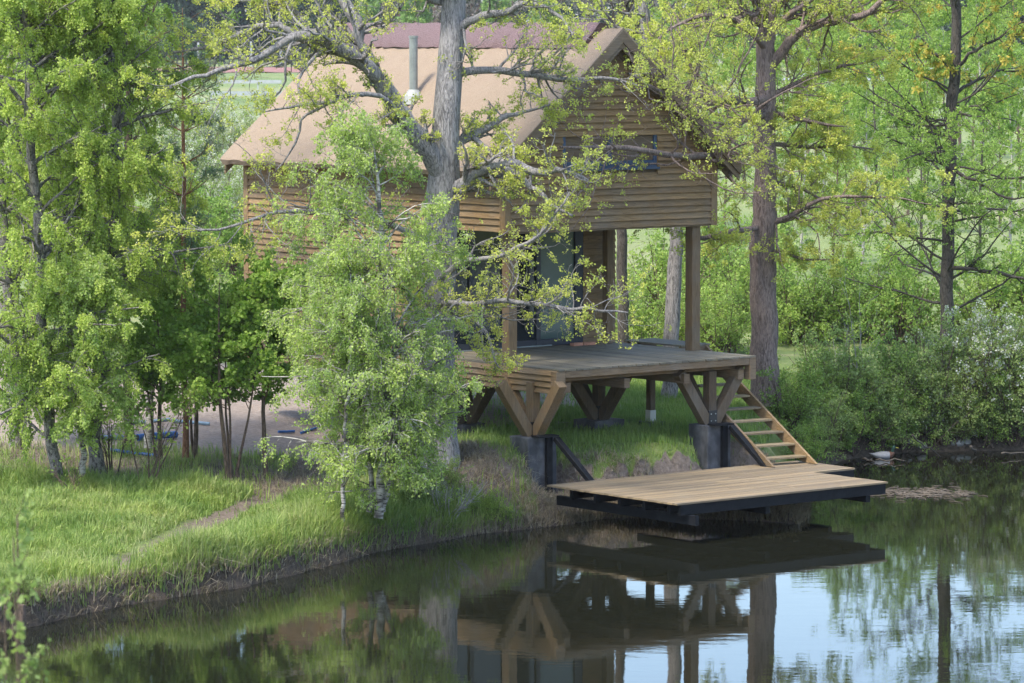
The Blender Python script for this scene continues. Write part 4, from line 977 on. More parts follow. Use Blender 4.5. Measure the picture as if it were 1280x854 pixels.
# ============================================================ SHRUB AND SAPLING STOCK (built once, then copied)
def stock_shrub(name, h, wid, nst, nleaf, lsize, lmat, bmat='B_brown', label='', blossom=0, clus=False):
    T = Plant(); n = nst
    d = np.stack([rng.normal(0, .42 * wid, n), rng.normal(0, .42 * wid, n), np.ones(n)], 1)
    pts, rad = grow(rng.normal(0, .1 * wid, (n, 3)) * np.array([1, 1, 0]) - np.array([0, 0, .1]), d, h * rng.uniform(.6, 1.15, n), np.full(n, .02), 10, .09, .02, .8); T.wood(pts, rad, 4)
    B = (pts, rad, np.full(n, h))
    b1 = T.level(B, 8, .12, 1, R(25), R(70), .42, .6, 7, .14, .02, 3, .2, .4, .7, (.25, 1.2)); b2 = T.level(b1, 5, .15, 1, R(25), R(65), .5, .6, 5, .15, .01, 3, 0, .4, .7, (.12, .55))
    T.leaves(b2, nleaf, lsize, .035, .15, 0, .42)
    e = T.make(name, (0, 0, 0), label, 'bush', M[bmat], M[lmat])
    if blossom:
        T.clear(); T.clusters(b2, blossom, 7, .035, .05, .3, asp=.6); link('blossom', T.leaf_mesh(name + '_blossom', np.zeros(3)), M['L_blossom'], e)
    return e
def stock_sapling(name, h, nleaf, lsize, lmat, bmat, label, nprim=34, spread=.20, clus=0):
    T = Plant()
    pts, rad = grow(np.zeros((1, 3)) - np.array([[0, 0, .1]]), np.array([[0.02, 0, 1.]]), np.array([h]), np.array([.055]), 20, .02, .02, .9); T.wood(pts, rad, 7)
    B = (pts, rad, np.array([h]))
    b1 = T.level(B, nprim, .12, .98, R(35), R(75), spread, .45, 8, .1, .03, 4, .3, .55, .7, (.3, 2.2)); b2 = T.level(b1, 7, .15, 1, R(30), R(60), .45, .6, 6, .14, 0, 3, .2, .4, .7, (.2, .9)); b3 = T.level(b2, 3, .2, 1, R(30), R(60), .5, .6, 4, .15, 0, 3, 0, .3, .6, (.1, .35))
    if clus: T.clusters(b3, clus, 7, lsize, .06, .2)
    else: T.leaves(b3, nleaf, lsize, .03, .2, 0, .42)
    return T.make(name, (0, 0, 0), label, 'tree', M[bmat], M[lmat])
used = set()
def place(proto, px, py, sc, label, group=None, dist=None, rz=None, szz=1.0):
    if dist is not None:
        q = aty(px, 400, dist); x, y = q[0], q[1]
    else:
        q = onground(px, py); x, y = q[0], q[1]
    z = hz(x, y); rz = random.uniform(0, 6.28) if rz is None else rz
    if id(proto) not in used:
        used.add(id(proto)); proto.location = (x, y, z); proto.rotation_euler.z = rz; proto.scale = (sc, sc, sc * szz); proto['label'] = label
        if group: proto['group'] = group
        return proto
    return copy_thing(proto, (x, y, z), rz, (sc, sc, sc * szz), label, group)
SH = [stock_shrub('leafy_shrub', 1.9, 1.0, 14, 9000, .05, 'L_shrub'), stock_shrub('leafy_shrub', 1.7, 1.2, 16, 9000, .045, 'L_thick'), stock_shrub('leafy_shrub', 1.5, 1.25, 18, 7000, .05, 'L_bright')]
BL = stock_shrub('blossom_shrub', 2.6, .9, 12, 6500, .045, 'L_shrub', blossom=650)
SP = [stock_sapling('sapling_tree', 6.5, 9000, .06, 'L_thick', 'B_pale', ''), stock_sapling('sapling_tree', 7.5, 8500, .06, 'L_bright', 'B_brown', '', 38), stock_sapling('sapling_tree', 6.0, 6500, .055, 'L_alder', 'B_dark', '', 30, .26)]
g1 = 'shrubs along the right bank'
row = [(1008, 590, 1, .55, 'shrub at the foot of the stairs, right of the lowest tread'), (1030, 575, 0, .7, 'low green shrub between the stairs and the duck'), (1062, 566, 1, .75, 'shrub overhanging the water just left of the duck'),
       (1094, 562, 0, .8, 'shrub on the bank directly behind the duck'), (1128, 560, 1, .75, 'shrub at the waterline between duck and pale stones'), (1160, 557, 0, .85, 'shrub on the bank left of the pale stones'),
       (1196, 556, 0, .65, 'low shrub right behind the pale stones'), (1232, 555, 1, .85, 'shrub at the waterline right of the pale stones'), (1268, 556, 0, .9, 'last waterside shrub at the right edge'),
       (990, 545, 1, .75, 'shrub beside the upper stair stringer'), (1012, 530, 2, .85, 'bright shrub on the slope right of the oak trunk'), (1045, 532, 0, .95, 'darker shrub on the slope behind the stairs'),
       (1085, 532, 2, .9, 'bright shrub in the second row above the duck'), (1125, 535, 1, 1.0, 'second row shrub left of the blossom bushes'), (1165, 530, 0, 1.0, 'second row shrub below the tall alder'),
       (1245, 532, 0, 1.05, 'second row shrub near the right edge'), (1290, 535, 1, 1.1, 'shrub cut by the right edge behind the waterside row')]
for px, py, k, sc, lab in row: place(SH[k], px, py, sc, lab, g1)
for px, py, sc, lab in ((1205, 540, .95, 'large white blossom bush under the alder on the right bank'), (1258, 538, .9, 'white flowering bush at the right edge above the water'), (1168, 548, .55, 'small white flowering bush low beside the pale stones')): place(BL, px, py, sc, lab, 'white flowering bushes')
g2 = 'bright bushes behind the cabin'
for i, (px, py, k, sc, lab) in enumerate([(800, 438, 2, 1.0, 'yellow green bush seen through the porch left of the grey oak'), (862, 432, 2, 1.05, 'yellow green bush seen behind the right porch post'), (905, 440, 2, 1.2, 'bright bush between porch post and reddish oak'),
     (745, 430, 2, 1.2, 'bright bush hidden mostly by the porch wall'), (925, 405, 2, 1.5, 'large bright bush close left of the reddish oak trunk'), (985, 430, 2, 1.4, 'bright bush just right of the reddish oak trunk'), (1030, 430, 1, 1.5, 'tall green bush on the slope right of the reddish oak'),
     (1080, 425, 2, 1.5, 'bright bush in the thicket centre'), (1130, 430, 1, 1.6, 'tall bush left of the alder trunk'), (1240, 430, 2, 1.6, 'bright bush right of the alder trunk'), (830, 395, 2, 1.6, 'pale green bush farther behind the porch opening'), (885, 385, 1, 1.6, 'green bush farther behind, right of the porch post'),
     (960, 370, 2, 1.8, 'pale bush on the meadow edge behind the reddish oak'), (1290, 425, 1, 1.7, 'tall bush cut by the right edge behind the blossom')]):
    place(SH[k], px, py, sc * .82, lab, g2)
g3 = 'saplings of the right thicket'
sap = [(1000, 335, 0, .8, 'pale stemmed sapling first to the right of the reddish oak'), (1040, 350, 1, .75, 'leafy sapling above the stairs'), (1078, 340, 0, .85, 'white stemmed sapling in the middle of the thicket'), (1112, 330, 1, .8, 'bright green sapling left of the alder'),
       (1150, 345, 2, .9, 'dark stemmed sapling close left of the alder'), (1225, 340, 2, .95, 'dark stemmed sapling right of the alder above the blossom'), (1262, 330, 0, .9, 'pale stemmed sapling near the right edge'), (1060, 290, 1, .9, 'tall bright sapling far back in the thicket'),
       (1095, 285, 2, 1.1, 'dark sapling far back in the thicket'), (1020, 280, 1, .95, 'tall bright sapling behind the oak side branch'), (1250, 285, 1, .95, 'tall bright sapling far back at the right'), (1185, 290, 0, 1.05, 'pale sapling behind the alder trunk'), (1300, 300, 1, .9, 'bright sapling cut by the right edge'),
       (905, 300, 1, .85, 'bright sapling between the porch and the reddish oak'), (965, 290, 0, 1.0, 'pale sapling directly behind the reddish oak'), (1135, 270, 1, 1.0, 'bright sapling far back left of the alder'), (1215, 265, 1, 1.0, 'bright sapling far back just right of the alder'), (850, 285, 1, .8, 'bright sapling behind the cabin roof corner')]
sap += [(990, 250, 1, 1.1, 'bright distant sapling first right of the oak trunk'), (1030, 240, 0, 1.2, 'pale distant sapling in the meadow right of the oak'), (1070, 245, 1, 1.15, 'bright distant sapling half way to the alder'), (1110, 235, 0, 1.3, 'pale distant sapling closer to the alder'), (1155, 240, 1, 1.15, 'bright distant sapling just left of the alder'),
        (1230, 235, 0, 1.3, 'pale distant sapling just right of the alder'), (1275, 240, 1, 1.2, 'bright distant sapling by the right edge'), (930, 250, 1, 1.1, 'bright distant sapling left of the oak trunk'), (895, 240, 0, 1.2, 'pale distant sapling above the roof tip'), (860, 225, 1, 1.2, 'bright distant sapling above the right roof slope'),
        (1010, 200, 1, 1.5, 'tall bright tree far up the meadow right of the oak'), (1090, 195, 1, 1.5, 'tall bright tree far up the meadow mid right'), (1200, 200, 1, 1.5, 'tall bright tree far up the meadow behind the alder'), (1145, 205, 2, 1.4, 'dark stemmed tree far up the meadow'), (950, 195, 2, 1.5, 'dark stemmed tree far up behind the oak'), (1255, 195, 2, 1.5, 'dark stemmed tree far up at the right')]
for px, py, k, sc, lab in sap: place(SP[k], px, py, sc, lab, g3)
g4 = 'trees behind the left birches'
for px, py, k, sc, lab in [(40, 470, 1, 1.25, 'tree behind the far left birch'), (100, 440, 2, 1.2, 'dark stemmed tree behind the leaning birch'), (20, 380, 1, 1.5, 'tall tree deep behind the left edge'), (80, 300, 0, 1.3, 'pale stemmed tree deep behind the leaning birch'), (135, 270, 1, 1.15, 'bright tree on the meadow behind the leaning birch'),
                       (170, 240, 2, 1.4, 'dark stemmed tree at the meadow edge left of the white bushes'), (60, 230, 1, 1.7, 'tall bright tree on the meadow near the left edge'), (110, 215, 1, 1.5, 'tall bright tree farthest up the meadow on the left'), (5, 250, 0, 1.6, 'pale stemmed tree cut by the left edge'), (192, 205, 1, 1.0, 'small bright tree right above the meadow bushes')]:
    place(SP[k], px, py, sc, lab, g4)
g5 = 'white bushes on the meadow left of the roof'
for px, py, sc, lab in [(215, 245, 1.3, 'white flowering meadow bush farthest left of the roof'), (250, 225, 1.35, 'white flowering meadow bush in the middle of the group'), (285, 238, 1.3, 'white flowering meadow bush by the roof corner'), (232, 270, 1.1, 'lower white flowering bush nearest the cabin back'), (305, 285, 1.0, 'pale flowering bush right at the cabin back corner'), (268, 300, 1.0, 'pale flowering bush in front of the meadow group')]:
    place(BL, px, py, sc, lab, g5)
for px, py, k, sc, lab in [(250, 340, 1, 1.5, 'green bush below the white meadow bushes'), (300, 350, 1, 1.3, 'green bush close behind the cabin back wall'), (210, 360, 2, 1.5, 'bright bush behind the pine trunk'), (275, 420, 2, .9, 'bright low bush behind the small maples')]:
    place(SH[k], px, py, sc, lab, 'green bushes behind the small maples')
for px, py, h_, lab in [(1078, 520, 2.6, 'thin white stemmed young birch nearly leafless in the right bank shrubs'), (1045, 525, 2.2, 'second pale bare stem left of the thin white birch'), (1150, 545, 1.8, 'brown bare bush on the bank left of the blossom'), (1235, 548, 2.2, 'tangle of brown bare stems under the blossom bushes'), (1270, 550, 2.0, 'tangle of grey bare stems at the right edge'), (1110, 552, 1.3, 'bare twigs leaning over the duck'), (1180, 558, 1.0, 'low bare twigs over the pale stones')]:
    bare_bush(px, py + 30, onground(px, py)[1], 3 if px < 1100 else 9, h_, lab, 260, spread=.12 if px < 1100 else .4, mat='B_pale' if px < 1100 else 'B_brown')
# bank plants beside the dock
for px, py, k, sc, lab in [(612, 655, 2, .32, 'leafy herb clump on the bank edge left of the dock'), (590, 640, 2, .25, 'small herb clump on the earth mound left of the pedestal'), (520, 640, 0, .38, 'dark low shrub at the foot of the weeping birch'), (555, 620, 0, .34, 'small dark shrub under the oak on the mound'), (30, 760, 0, .25, 'small weed on the bank behind the wooden stake'),
                           (405, 655, 2, .14, 'tiny herb at the foot of the slim birch stem')]:
    place(SH[k], px, py, sc, lab, 'low plants on the left bank')
# near twigs in the bottom left corner, on the camera side of the pond
T = Plant(); nb_ = np.array([-2.50, 18.0, 0.]); nb_[2] = hz(nb_[0], nb_[1])
n = 7; d = np.stack([rng.normal(0, .022, n), rng.normal(0, .03, n), np.ones(n)], 1)
pts, rad = grow(np.repeat(nb_[None], n, 0), d, (5.65 - nb_[2]) * rng.uniform(.75, 1.02, n), np.full(n, .018), 14, .012, .02, .8); T.wood(pts, rad, 5)
b1 = T.level((pts, rad, np.full(n, 3.5)), 12, .5, 1, R(25), R(60), .07, .5, 6, .1, .02, 3, 0, .3, .7, (.08, .22)); T.leaves(b1, 1300, .034, .01, .1, .1, .45)
T.make('near_bush', nb_, 'blurred leafy twigs poking into the bottom left corner', 'bush', M['B_brown'], M['L_shrub'])

# ============================================================ FAR TREE LINE
def stock_conifer(h, w_):
    T = Plant(); T.limb(np.array([(0, 0, -.3, .22), (0, 0, h * .5, .13), (0, 0, h, .02)]), n=8, k=6)
    P_, D_, L_ = [], [], []
    for i in range(150):
        t = random.uniform(.06, 1); az = random.uniform(0, 6.28); P_.append((0, 0, h * t)); D_.append((math.cos(az), math.sin(az), -.12)); L_.append(w_ * (1 - t) ** .8 + .25)
    pp, rr = grow(np.array(P_), np.array(D_), np.array(L_), np.full(150, .04), 6, .05, .02); T.wood(pp, rr, 3)
    T.leaves((pp, rr, np.array(L_)), 7000, .42, .16, .5, .1, .4)
    return T.make('conifer_tree', (0, 0, 0), '', 'tree', M['B_dark'], M['L_dark'])
def stock_broad(h, w_, lmat, n, name='far_tree', ls=.3):
    T = Plant(); B = T.limb(np.array([(0, 0, -.3, .3), (.1, 0, h * .5, .2), (0, 0, h, .03)]), n=10, k=6)
    b1 = T.level(B, 26, .15, .95, R(30), R(65), w_ / h, .5, 7, .1, .08, 4, .2, .5, .7); b2 = T.level(b1, 7, .2, 1, R(25), R(60), .5, .6, 5, .15, .03, 3, 0, .4, .7); b3 = T.level(b2, 3, .2, 1, R(25), R(60), .5, .6, 4, .15, .03, 3, 0, .4, .7)
    T.leaves(b3, n, ls, .15, .1, 0, .45)
    return T.make(name, (0, 0, 0), '', 'tree', M['B_brown'], M[lmat])
CN = [stock_conifer(16, 3.2), stock_conifer(14, 3.6)]
BR = [stock_broad(13, 6, 'L_far', 9000), stock_broad(12, 6, 'L_grey', 5000, 'bare_tree', .22)]
ordn = ['first', 'second', 'third', 'fourth', 'fifth', 'sixth', 'seventh', 'eighth', 'ninth', 'tenth', 'eleventh', 'twelfth', 'thirteenth', 'fourteenth', 'fifteenth', 'sixteenth', 'seventeenth', 'eighteenth', 'nineteenth', 'twentieth']
cx = [5, 60, 115, 165, 205, 242, 275, 305, 338, 372, 410, 450]
for i, px in enumerate(cx): place(CN[i % 2], px, 0, random.uniform(.9, 1.2), 'dark conifer behind the far fence, %s of the row from the left' % ordn[i], 'dark conifers behind the far fence', dist=random.uniform(455, 500))
gx_ = [500, 545, 590, 640, 690, 735, 785, 830, 875, 920]
for i, px in enumerate(gx_): place(BR[1], px, 0, random.uniform(.9, 1.2), 'leafless purplish tree on the skyline, %s from the left above the roof' % ordn[i], 'leafless trees on the skyline', dist=random.uniform(440, 500))
gx_ = [965, 1010, 1050, 1090, 1130, 1170, 1250, 1295]
for i, px in enumerate(gx_): place(BR[0], px, 0, random.uniform(.9, 1.15), 'green tree on the skyline right of the reddish oak, %s from the left' % ordn[i], 'green trees on the skyline', dist=random.uniform(400, 450))
for i, px in enumerate((1205, 1238, 1275)): place(CN[i % 2], px, 0, 1.0, 'dark conifer on the skyline at the upper right, %s from the alder' % ordn[i], 'dark conifers at the upper right', dist=random.uniform(380, 395))
for i, px in enumerate((20, 90, 160)): place(BR[0], px, 0, .8, 'green tree beyond the meadow above the left birches, %s from the left' % ordn[i], 'green trees beyond the left birches', dist=random.uniform(330, 360))
for i, px in enumerate((470, 520, 620, 680, 840, 905)): place(BR[0], px, 0, .55, 'small green tree beyond the ridge, %s from the left' % ordn[i], 'small trees beyond the roof ridge', dist=random.uniform(300, 380))
# far forest mass closing the skyline
T = Plant(); n = 34000
x = rng.uniform(-95, 95, n); y = rng.uniform(505, 540, n); top = 11 + 4 * fbm(x * .12, y * .02, 5); z = H(x, y) + rng.uniform(0, 1, n) ** .8 * top
T._put(np.stack([x, y, z], 1), .9, .2, .5, (0, 1)); fw = link('forest', T.leaf_mesh('forest', np.zeros(3)), M['L_dark']); tag(fw, 'dark mass of woodland closing the view beyond the fence', 'woodland', kind='stuff')

# far fence with pale posts, guard rails on the meadow
fe = empty('far_fence', (0, 440, hz(-40, 440)), 'dark bar fence with pale posts below the conifers left of the roof', 'fence')
zf = hz(-40, 440)
pf = plain('weathered_galvanised', (.34, .36, .37), .6, .15, 3)
for px in (182, 248, 314, 351, 407):
    q = aty(px, 80, 440); g = MB(); g.box(q[0] - .13, q[0] + .13, -.1, .1, -.2, 2.9 + random.uniform(-.2, .3)); g.build('post', pf, fe)
g = MB(); xa, xb = aty(150, 80, 440)[0], aty(440, 80, 440)[0]; x = xa
while x < xb: g.box(x, x + .09, -.04, .04, 0, 2.4); x += .55
g.box(xa, xb, -.05, -.041, .3, .4); g.box(xa, xb, -.05, -.041, 2.2, 2.3); g.build('bar_panel', M['frameD'], fe)
def rail(name, px0, px1, y, label, h_=.45):
    q0, q1 = aty(px0, 100, y), aty(px1, 100, y); e = empty(name, (q0[0], y, hz(q0[0], y)), label, 'rail'); z0 = hz(q0[0], y)
    L_ = q1[0] - q0[0]; g = MB(); g.box(0, L_, -.03, .03, h_, h_ + .28); g.build('beam', pf, e)
    x = .1
    while x < L_: g = MB(); g.box(x - .06, x + .06, .032, .12, -.3, h_ + .2); g.build('post', pf, e); x += 3.2
rail('guard_rail', 270, 352, 300, 'pale guard rail on the meadow left of the roof, upper one')
rail('guard_rail', 262, 358, 262, 'pale guard rail on the meadow left of the roof, lower one', .3)
rail('guard_rail', 1000, 1285, 335, 'long pale guard rail along the far road at the upper right')
rail('guard_rail', 1090, 1290, 362, 'pale blue rail behind the far road at the upper right', .7)
# grey shed roof behind the alder at the far right
# ============================================================ GRASS
def blades(name, N_, region, hfun, wd, mat, lean=.35, label=None, cat=None, rb=(0, 1), down=0):
    pts = []; tot = 0
    while tot < N_:
        x = rng.uniform(region[0], region[1], N_ * 2); y = rng.uniform(region[2], region[3], N_ * 2); s = _sd(x, y)
        h_, keep = hfun(x, y, s); k = keep > rng.uniform(0, 1, len(x)); pts.append(np.stack([x[k], y[k], h_[k]], 1)); tot += k.sum()
        if len(pts) > 12: break
    p = np.concatenate(pts)[:N_]; n = len(p); z = H(p[:, 0], p[:, 1]) - .01
    az = rng.uniform(0, 2 * math.pi, n); le = np.abs(rng.normal(0, lean, n)); h_ = p[:, 2] * rng.uniform(.55, 1.25, n)
    w_ = wd * rng.uniform(.7, 1.4, n); wx, wy = -np.sin(az + rng.normal(0, .6, n)), np.cos(az)
    b0 = np.stack([p[:, 0], p[:, 1], z], 1); dx = np.stack([np.cos(az), np.sin(az), np.zeros(n)], 1); W = np.stack([wx, wy, np.zeros(n)], 1) * w_[:, None]
    up_ = np.array([0, 0, 1.]) * (1 - 2 * down)
    m_ = b0 + (dx * (le * .35)[:, None] + up_ * .6) * h_[:, None]; t_ = b0 + (dx * le[:, None] + up_ * (1 - .25 * le[:, None])) * h_[:, None]
    v = np.stack([b0 - W, b0 + W, m_ + W * .7, m_ - W * .7, t_ + W * .12, t_ - W * .12], 1).reshape(-1, 3)
    i = np.arange(n)[:, None] * 6; q = np.concatenate([i + np.array([[0, 1, 2, 3]]), i + np.array([[3, 2, 4, 5]])], 1).reshape(-1, 4)
    r = np.repeat(np.clip(rb[0] + (rb[1] - rb[0]) * (.55 * fbm(p[:, 0] * .9, p[:, 1] * .9, 41) * 1.1 + .5 * rng.uniform(0, 1, n)), 0, 1), 2)
    o = link(name, quadmesh(name, v, q, r), M[mat]); tag(o, label, cat, kind='stuff'); return o
def f_left(x, y, s):
    so, sa, mu = soil_masks(x, y, s); n = fbm(x * 1.1, y * 1.1, 51); so = np.maximum(so, 1.0 * (_dpoly(x, y, PATHL) < .28) * np.where(y < 53.2, .35, 1))
    tall = fbm(x * 3.1, y * 3.1, 55); h_ = (.07 + .10 * n + .16 * tall ** 2 * 2) * np.clip(.45 + _dpoly(x, y, PATHL) * .55, 0, 1) + .17 * np.exp(-((s - .55) / .5) ** 2) + .12 * sstep(59.5, 60.5, y) * (1 - sstep(60.9, 61.3, y))
    keep = (s > .02) * np.clip(1 - 1.0 * so, .02, 1) * (1 - sa) * np.clip(.25 + 1.2 * (n - .2), .1, 1) * np.where(y > 60.9, .22, 1) * (x < .2)
    return h_, keep
blades('grass', 120000, (-10.5, .3, 49, 66), f_left, .0075, 'grass', .65, 'green grass growing on the left bank', 'grass')
def f_under(x, y, s):
    so, sa, mu = soil_masks(x, y, s); n = fbm(x * 1.1, y * 1.1, 61)
    return .10 + .10 * n, (s > .8) * (1 - .96 * so) * (1 - .85 * sa) * (x > -.6)
blades('grass', 50000, (-1, 13, 61, 76), f_under, .006, 'grass', .45, 'green grass under the deck and on the right bank', 'grass', (0, .7))
def f_dry(x, y, s):
    n = fbm(x * 2, y * 2, 71); return .10 + .16 * n, ((s > -.02) & (s < .17)) * (.3 + .9 * n) * (x < 5.2)
blades('dry_grass', 26000, (-11, 5.4, 48, 70), f_dry, .007, 'dry', 1.1, 'dry matted grass and roots along the waterline', 'dry grass')
def f_dry2(x, y, s):
    n = fbm(x * 2, y * 2, 81); d = np.exp(-(((x + .7) / 1.2) ** 2 + ((y - 61.6) / 1.3) ** 2)) + ((s > .2) & (s < 1.3) & (x > 0) & (x < 5)) * .8 + .25 * (y > 60.8) * (x < -2.5) * (y < 64.5)
    return .07 + .10 * n, (s > .05) * d * n * 1.3
blades('dry_grass', 22000, (-9, 5.2, 58, 66), f_dry2, .005, 'dry', 1.6, 'dry straw and roots on the bare earth bank', 'dry grass')

# ============================================================ SMALL THINGS
def pipe(p, q, r_, mat, label, name='pipe', cat='pipe', group=None, hollow=False):
    p = np.array(p); q = np.array(q); g = MB(); m_ = (p + q) / 2
    pts = [p, p + (q - p) * .5 + np.array([0, 0, random.uniform(-.01, .01)]), q]
    g.tube(np.array(pts) - m_, r_, 14)
    o = g.build(name, M[mat], None, smooth=False); o.location = m_
    if hollow:
        g = MB(); dd = (p - q) / np.linalg.norm(p - q); g.tube([p - m_ - dd * .001, p - m_ + dd * .002], r_ * .8, 14); g.build('open_end', M['steel'], o)
    tag(o, label, cat, group); return o
def gp(px, py, dz=0.0): q = onground(px, py); q[2] = hz(q[0], q[1]) + dz; return q
pipe(gp(172, 553, .07), gp(220, 549, .07), .062, 'bluepipe', 'thick bright blue pipe on the sand behind the leaning birch', hollow=True)
pipe(gp(136, 565, .04), gp(201, 574, .04), .028, 'bluepipe', 'thin blue pipe lying in the scrub nearer than the thick one')
pipe(gp(120, 551, .04), gp(168, 549, .04), .04, 'greypipe', 'pale grey blue pipe left of the thick blue pipe')
pipe(gp(165, 533, .04), gp(212, 528, .04), .03, 'greypipe', 'grey pipe on the sand farther behind the thick blue pipe')
pipe(gp(215, 530, .04), gp(262, 534, .04), .03, 'greypipe', 'grey pipe on the sand behind the red pine trunk')
pipe(gp(348, 543, .03), gp(368, 542, .03), .022, 'bluepipe', 'short dark blue pipe by the pedestal near the weeping birch')
pipe(gp(376, 544, .03), gp(395, 538, .03), .02, 'bluepipe', 'short blue pipe closest to the weeping birch')
# stake in the water
q = onz(27, 790, 0); g = MB(); g.tube([(0, 0, -.5), (0, 0, .1), (.004, 0, .36)], [.055, .055, .052], 14); g.tube([(.004, 0, .361), (.004, 0, .368)], [.05, .049], 14)
o = g.build('wooden_stake', M['B_brown'], None, smooth=False); o.location = q; tag(o, 'round wooden stake standing in the water at the lower left bank', 'stake')
# stones
def stone(px, py, s, label, mat='stone'):
    bm = bmesh.new(); bmesh.ops.create_icosphere(bm, subdivisions=3, radius=1)
    sd_ = random.uniform(0, 50)
    for v in bm.verts:
        k = 1 + .35 * (fbm(np.array([v.co.x * 1.3 + sd_]), np.array([v.co.y * 1.3 + v.co.z]), 3)[0] - .45); v.co = Vector((v.co.x * s[0], v.co.y * s[1], v.co.z * s[2])) * k
    me = bpy.data.meshes.new('stone'); bm.to_mesh(me); bm.free()
    o = link('stone', me, M[mat]); q = onground(px, py); o.location = (q[0], q[1], max(q[2], 0) + s[2] * .5); tag(o, label, 'stone', 'stones at the right waterline'); return o
stone(1196, 557, (.14, .12, .09), 'pale angular stone left of the rounder one at the right waterline'); stone(1206, 556, (.12, .1, .1), 'rounder pale stone at the waterline on the right bank')
stone(1152, 560, (.10, .1, .07), 'small dull stone between the duck and the pale stones'); stone(1136, 555, (.08, .08, .06), 'small stone tucked under the shrubs behind the duck')
stone(967, 497, (.10, .09, .08), 'small pale stone in the grass at the reddish oak foot'); stone(980, 520, (.12, .1, .09), 'pale stone beside the upper stairs')
# driftwood
def stick(p0, p1, r_, label, sag=.04):
    pts = np.linspace(p0, p1, 8) + rng.normal(0, sag, (8, 3)) * .4; m_ = pts.mean(0); g = MB(); g.tube(pts - m_, np.linspace(r_, r_ * .4, 8), 6); o = g.build('branch', M['drytwig'], None, smooth=True); o.location = m_; tag(o, label, 'branch', 'dead branches at the right waterline')
stick(onz(1095, 576, .03), onz(1132, 575, .05), .018, 'dead branch floating just in front of the duck')
stick(onz(1215, 560, .12), onz(1222, 566, -.02), .03, 'short pale branch dipping into the water right of the stones')
stick(onz(1252, 566, .1), onz(1295, 568, .02), .018, 'long pale branch on the water at the right edge')
stick(onz(1140, 545, .6), onz(1178, 573, -.05), .016, 'thin dead branch slanting down into the water left of the stones')
stick(onz(1078, 573, .05), onz(1092, 577, .02), .03, 'pale wood piece floating left of the duck')
# floating reed litter
T = Plant(); n = 330; cx_ = onz(1150, 617, 0)
xx = cx_[0] + rng.normal(0, .35, n) + rng.uniform(-.5, .5, n); yy = cx_[1] + rng.normal(0, .42, n); az = rng.normal(0, .7, n); ln = rng.uniform(.04, .22, n)
pp = np.stack([np.stack([xx - np.cos(az) * ln / 2, yy - np.sin(az) * ln / 2, np.full(n, .008)], 1), np.stack([xx, yy, np.full(n, .014)], 1), np.stack([xx + np.cos(az) * ln / 2, yy + np.sin(az) * ln / 2, np.full(n, .006)], 1)], 1)
T.wood(pp, np.full((n, 3), .006), 4); o = link('floating_litter', T.wood_mesh('litter', np.zeros(3)), M['drytwig']); tag(o, 'raft of dead reed bits floating right of the dock corner', 'reed litter', kind='stuff')
# mallard
q = onz(1104, 573, 0); dk = empty('duck', (q[0], q[1], 0), 'grey bodied duck with dark green head swimming by the right bank', 'duck', rz=R(6))
def lathe_ellip(name, stations, mat, par, k=14, smooth=True):
    g = MB(); v = []
    for (x, z, ry, rz_) in stations:
        for j in range(k):
            th = 2 * math.pi * j / k; v.append((x, ry * math.cos(th), z + rz_ * math.sin(th)))
    f = [(i * k + j, i * k + (j + 1) % k, (i + 1) * k + (j + 1) % k, (i + 1) * k + j) for i in range(len(stations) - 1) for j in range(k)] + [tuple(range(k))[::-1], tuple((len(stations) - 1) * k + j for j in range(k))]
    g.add(v, f); return g.build(name, mat, par, smooth=smooth)
gm = plain('grey_plumage', (.27, .265, .27), .7, .15, 20); gn = plain('green_head_plumage', (.01, .05, .03), .35, .2, 20); gb = plain('brown_breast', (.13, .06, .035), .7, .2, 20); gyy = plain('yellow_bill', (.45, .38, .06), .4, .1, 20)
lathe_ellip('body', [(-.27, .10, .004, .004), (-.22, .085, .03, .018), (-.16, .065, .065, .045), (-.08, .055, .095, .075), (.0, .05, .105, .085), (.08, .05, .098, .08), (.14, .06, .075, .065), (.18, .075, .045, .045), (.205, .09, .018, .02)], gm, dk)
lathe_ellip('breast', [(.115, .056, .0885, .0765), (.15, .062, .075, .069), (.19, .08, .048, .052), (.215, .095, .02, .024)], gb, dk)
hd = MB(); hd.tube([(.165, 0, .09), (.18, 0, .14), (.185, 0, .17), (.20, 0, .205), (.215, 0, .222), (.235, 0, .228)], [.042, .03, .030, .040, .036, .012], 12); h_ = hd.build('head', gn, dk, smooth=True)
bl = MB(); bl.bar((.232, 0, .205), (.295, 0, .193), .026, .014); bl.build('bill', gyy, h_, bevel=.003)
ey = MB(); ey.tube([(.218, -.036, .217), (.218, .036, .217)], .005, 6); ey.build('eyes', M['steel'], h_)
EXPO = 1.5
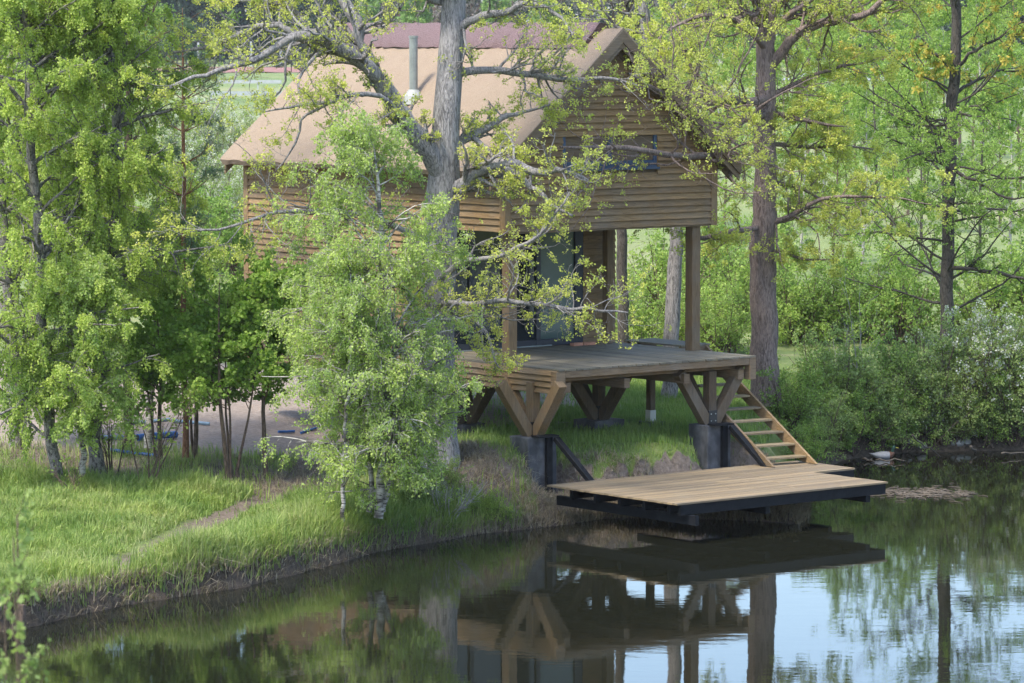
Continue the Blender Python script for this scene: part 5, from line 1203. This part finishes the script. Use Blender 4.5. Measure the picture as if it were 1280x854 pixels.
# ============================================================ LIGHT, SKY, CAMERA
wld = bpy.data.worlds.new('World'); scn.world = wld; wld.use_nodes = True
nt = wld.node_tree; sky = nt.nodes.new('ShaderNodeTexSky'); sky.sky_type = 'NISHITA'; sky.sun_disc = False
SUN_EL, SUN_AZ = R(57), R(-138)      # azimuth measured from +Y towards +X
sky.sun_elevation = SUN_EL; sky.sun_rotation = SUN_AZ; sky.air_density = 1.0; sky.dust_density = 1.5; sky.ozone_density = 1.5
nt.links.new(sky.outputs[0], nt.nodes['Background'].inputs[0]); nt.nodes['Background'].inputs[1].default_value = .15
sl = bpy.data.lights.new('sun', 'SUN'); sl.energy = 2.0; sl.angle = R(10); sl.color = (1, .93, .80)
so_ = bpy.data.objects.new('sun', sl); COL.objects.link(so_)
sd = Vector((math.sin(SUN_AZ) * math.cos(SUN_EL), math.cos(SUN_AZ) * math.cos(SUN_EL), math.sin(SUN_EL)))
so_.rotation_euler = sd.to_track_quat('Z', 'Y').to_euler(); so_.location = (0, 0, 60)
# thin spring haze over the whole meadow
hm = bpy.data.materials.new('haze'); hm.use_nodes = True; hn = hm.node_tree; hn.nodes.remove(hn.nodes['Principled BSDF'])
pv = hn.nodes.new('ShaderNodeVolumePrincipled'); pv.inputs['Color'].default_value = (.92, .95, 1, 1); pv.inputs['Density'].default_value = .00013; pv.inputs['Anisotropy'].default_value = .2
hn.links.new(pv.outputs[0], hn.nodes['Material Output'].inputs['Volume'])
hb = MB(); hb.box(-905, 905, -65, 1810, -3.2, 34); hz_o = hb.build('haze', hm); tag(hz_o, kind='stuff')
cam = bpy.data.cameras.new('camera'); co = bpy.data.objects.new('camera', cam); COL.objects.link(co)
cam.sensor_width = 36; cam.lens = FPX * 36 / 1280; cam.clip_end = 4000; cam.clip_start = .5
co.location = (0, 0, CAMZ); co.rotation_euler = (math.pi / 2 - PITCH, 0, 0)
cam.dof.use_dof = True; cam.dof.focus_distance = 64; cam.dof.aperture_fstop = 6.3
scn.camera = co
scn.view_settings.view_transform = 'Standard'; scn.view_settings.look = 'None'; scn.view_settings.exposure = EXPO; scn.view_settings.gamma = 1
scn.cycles.max_bounces = 8; scn.cycles.diffuse_bounces = 5; scn.cycles.glossy_bounces = 3; scn.cycles.transmission_bounces = 3; scn.cycles.transparent_max_bounces = 4
scn.cycles.caustics_reflective = False; scn.cycles.caustics_refractive = False
scn.cycles.use_adaptive_sampling = True; scn.cycles.adaptive_threshold = .02
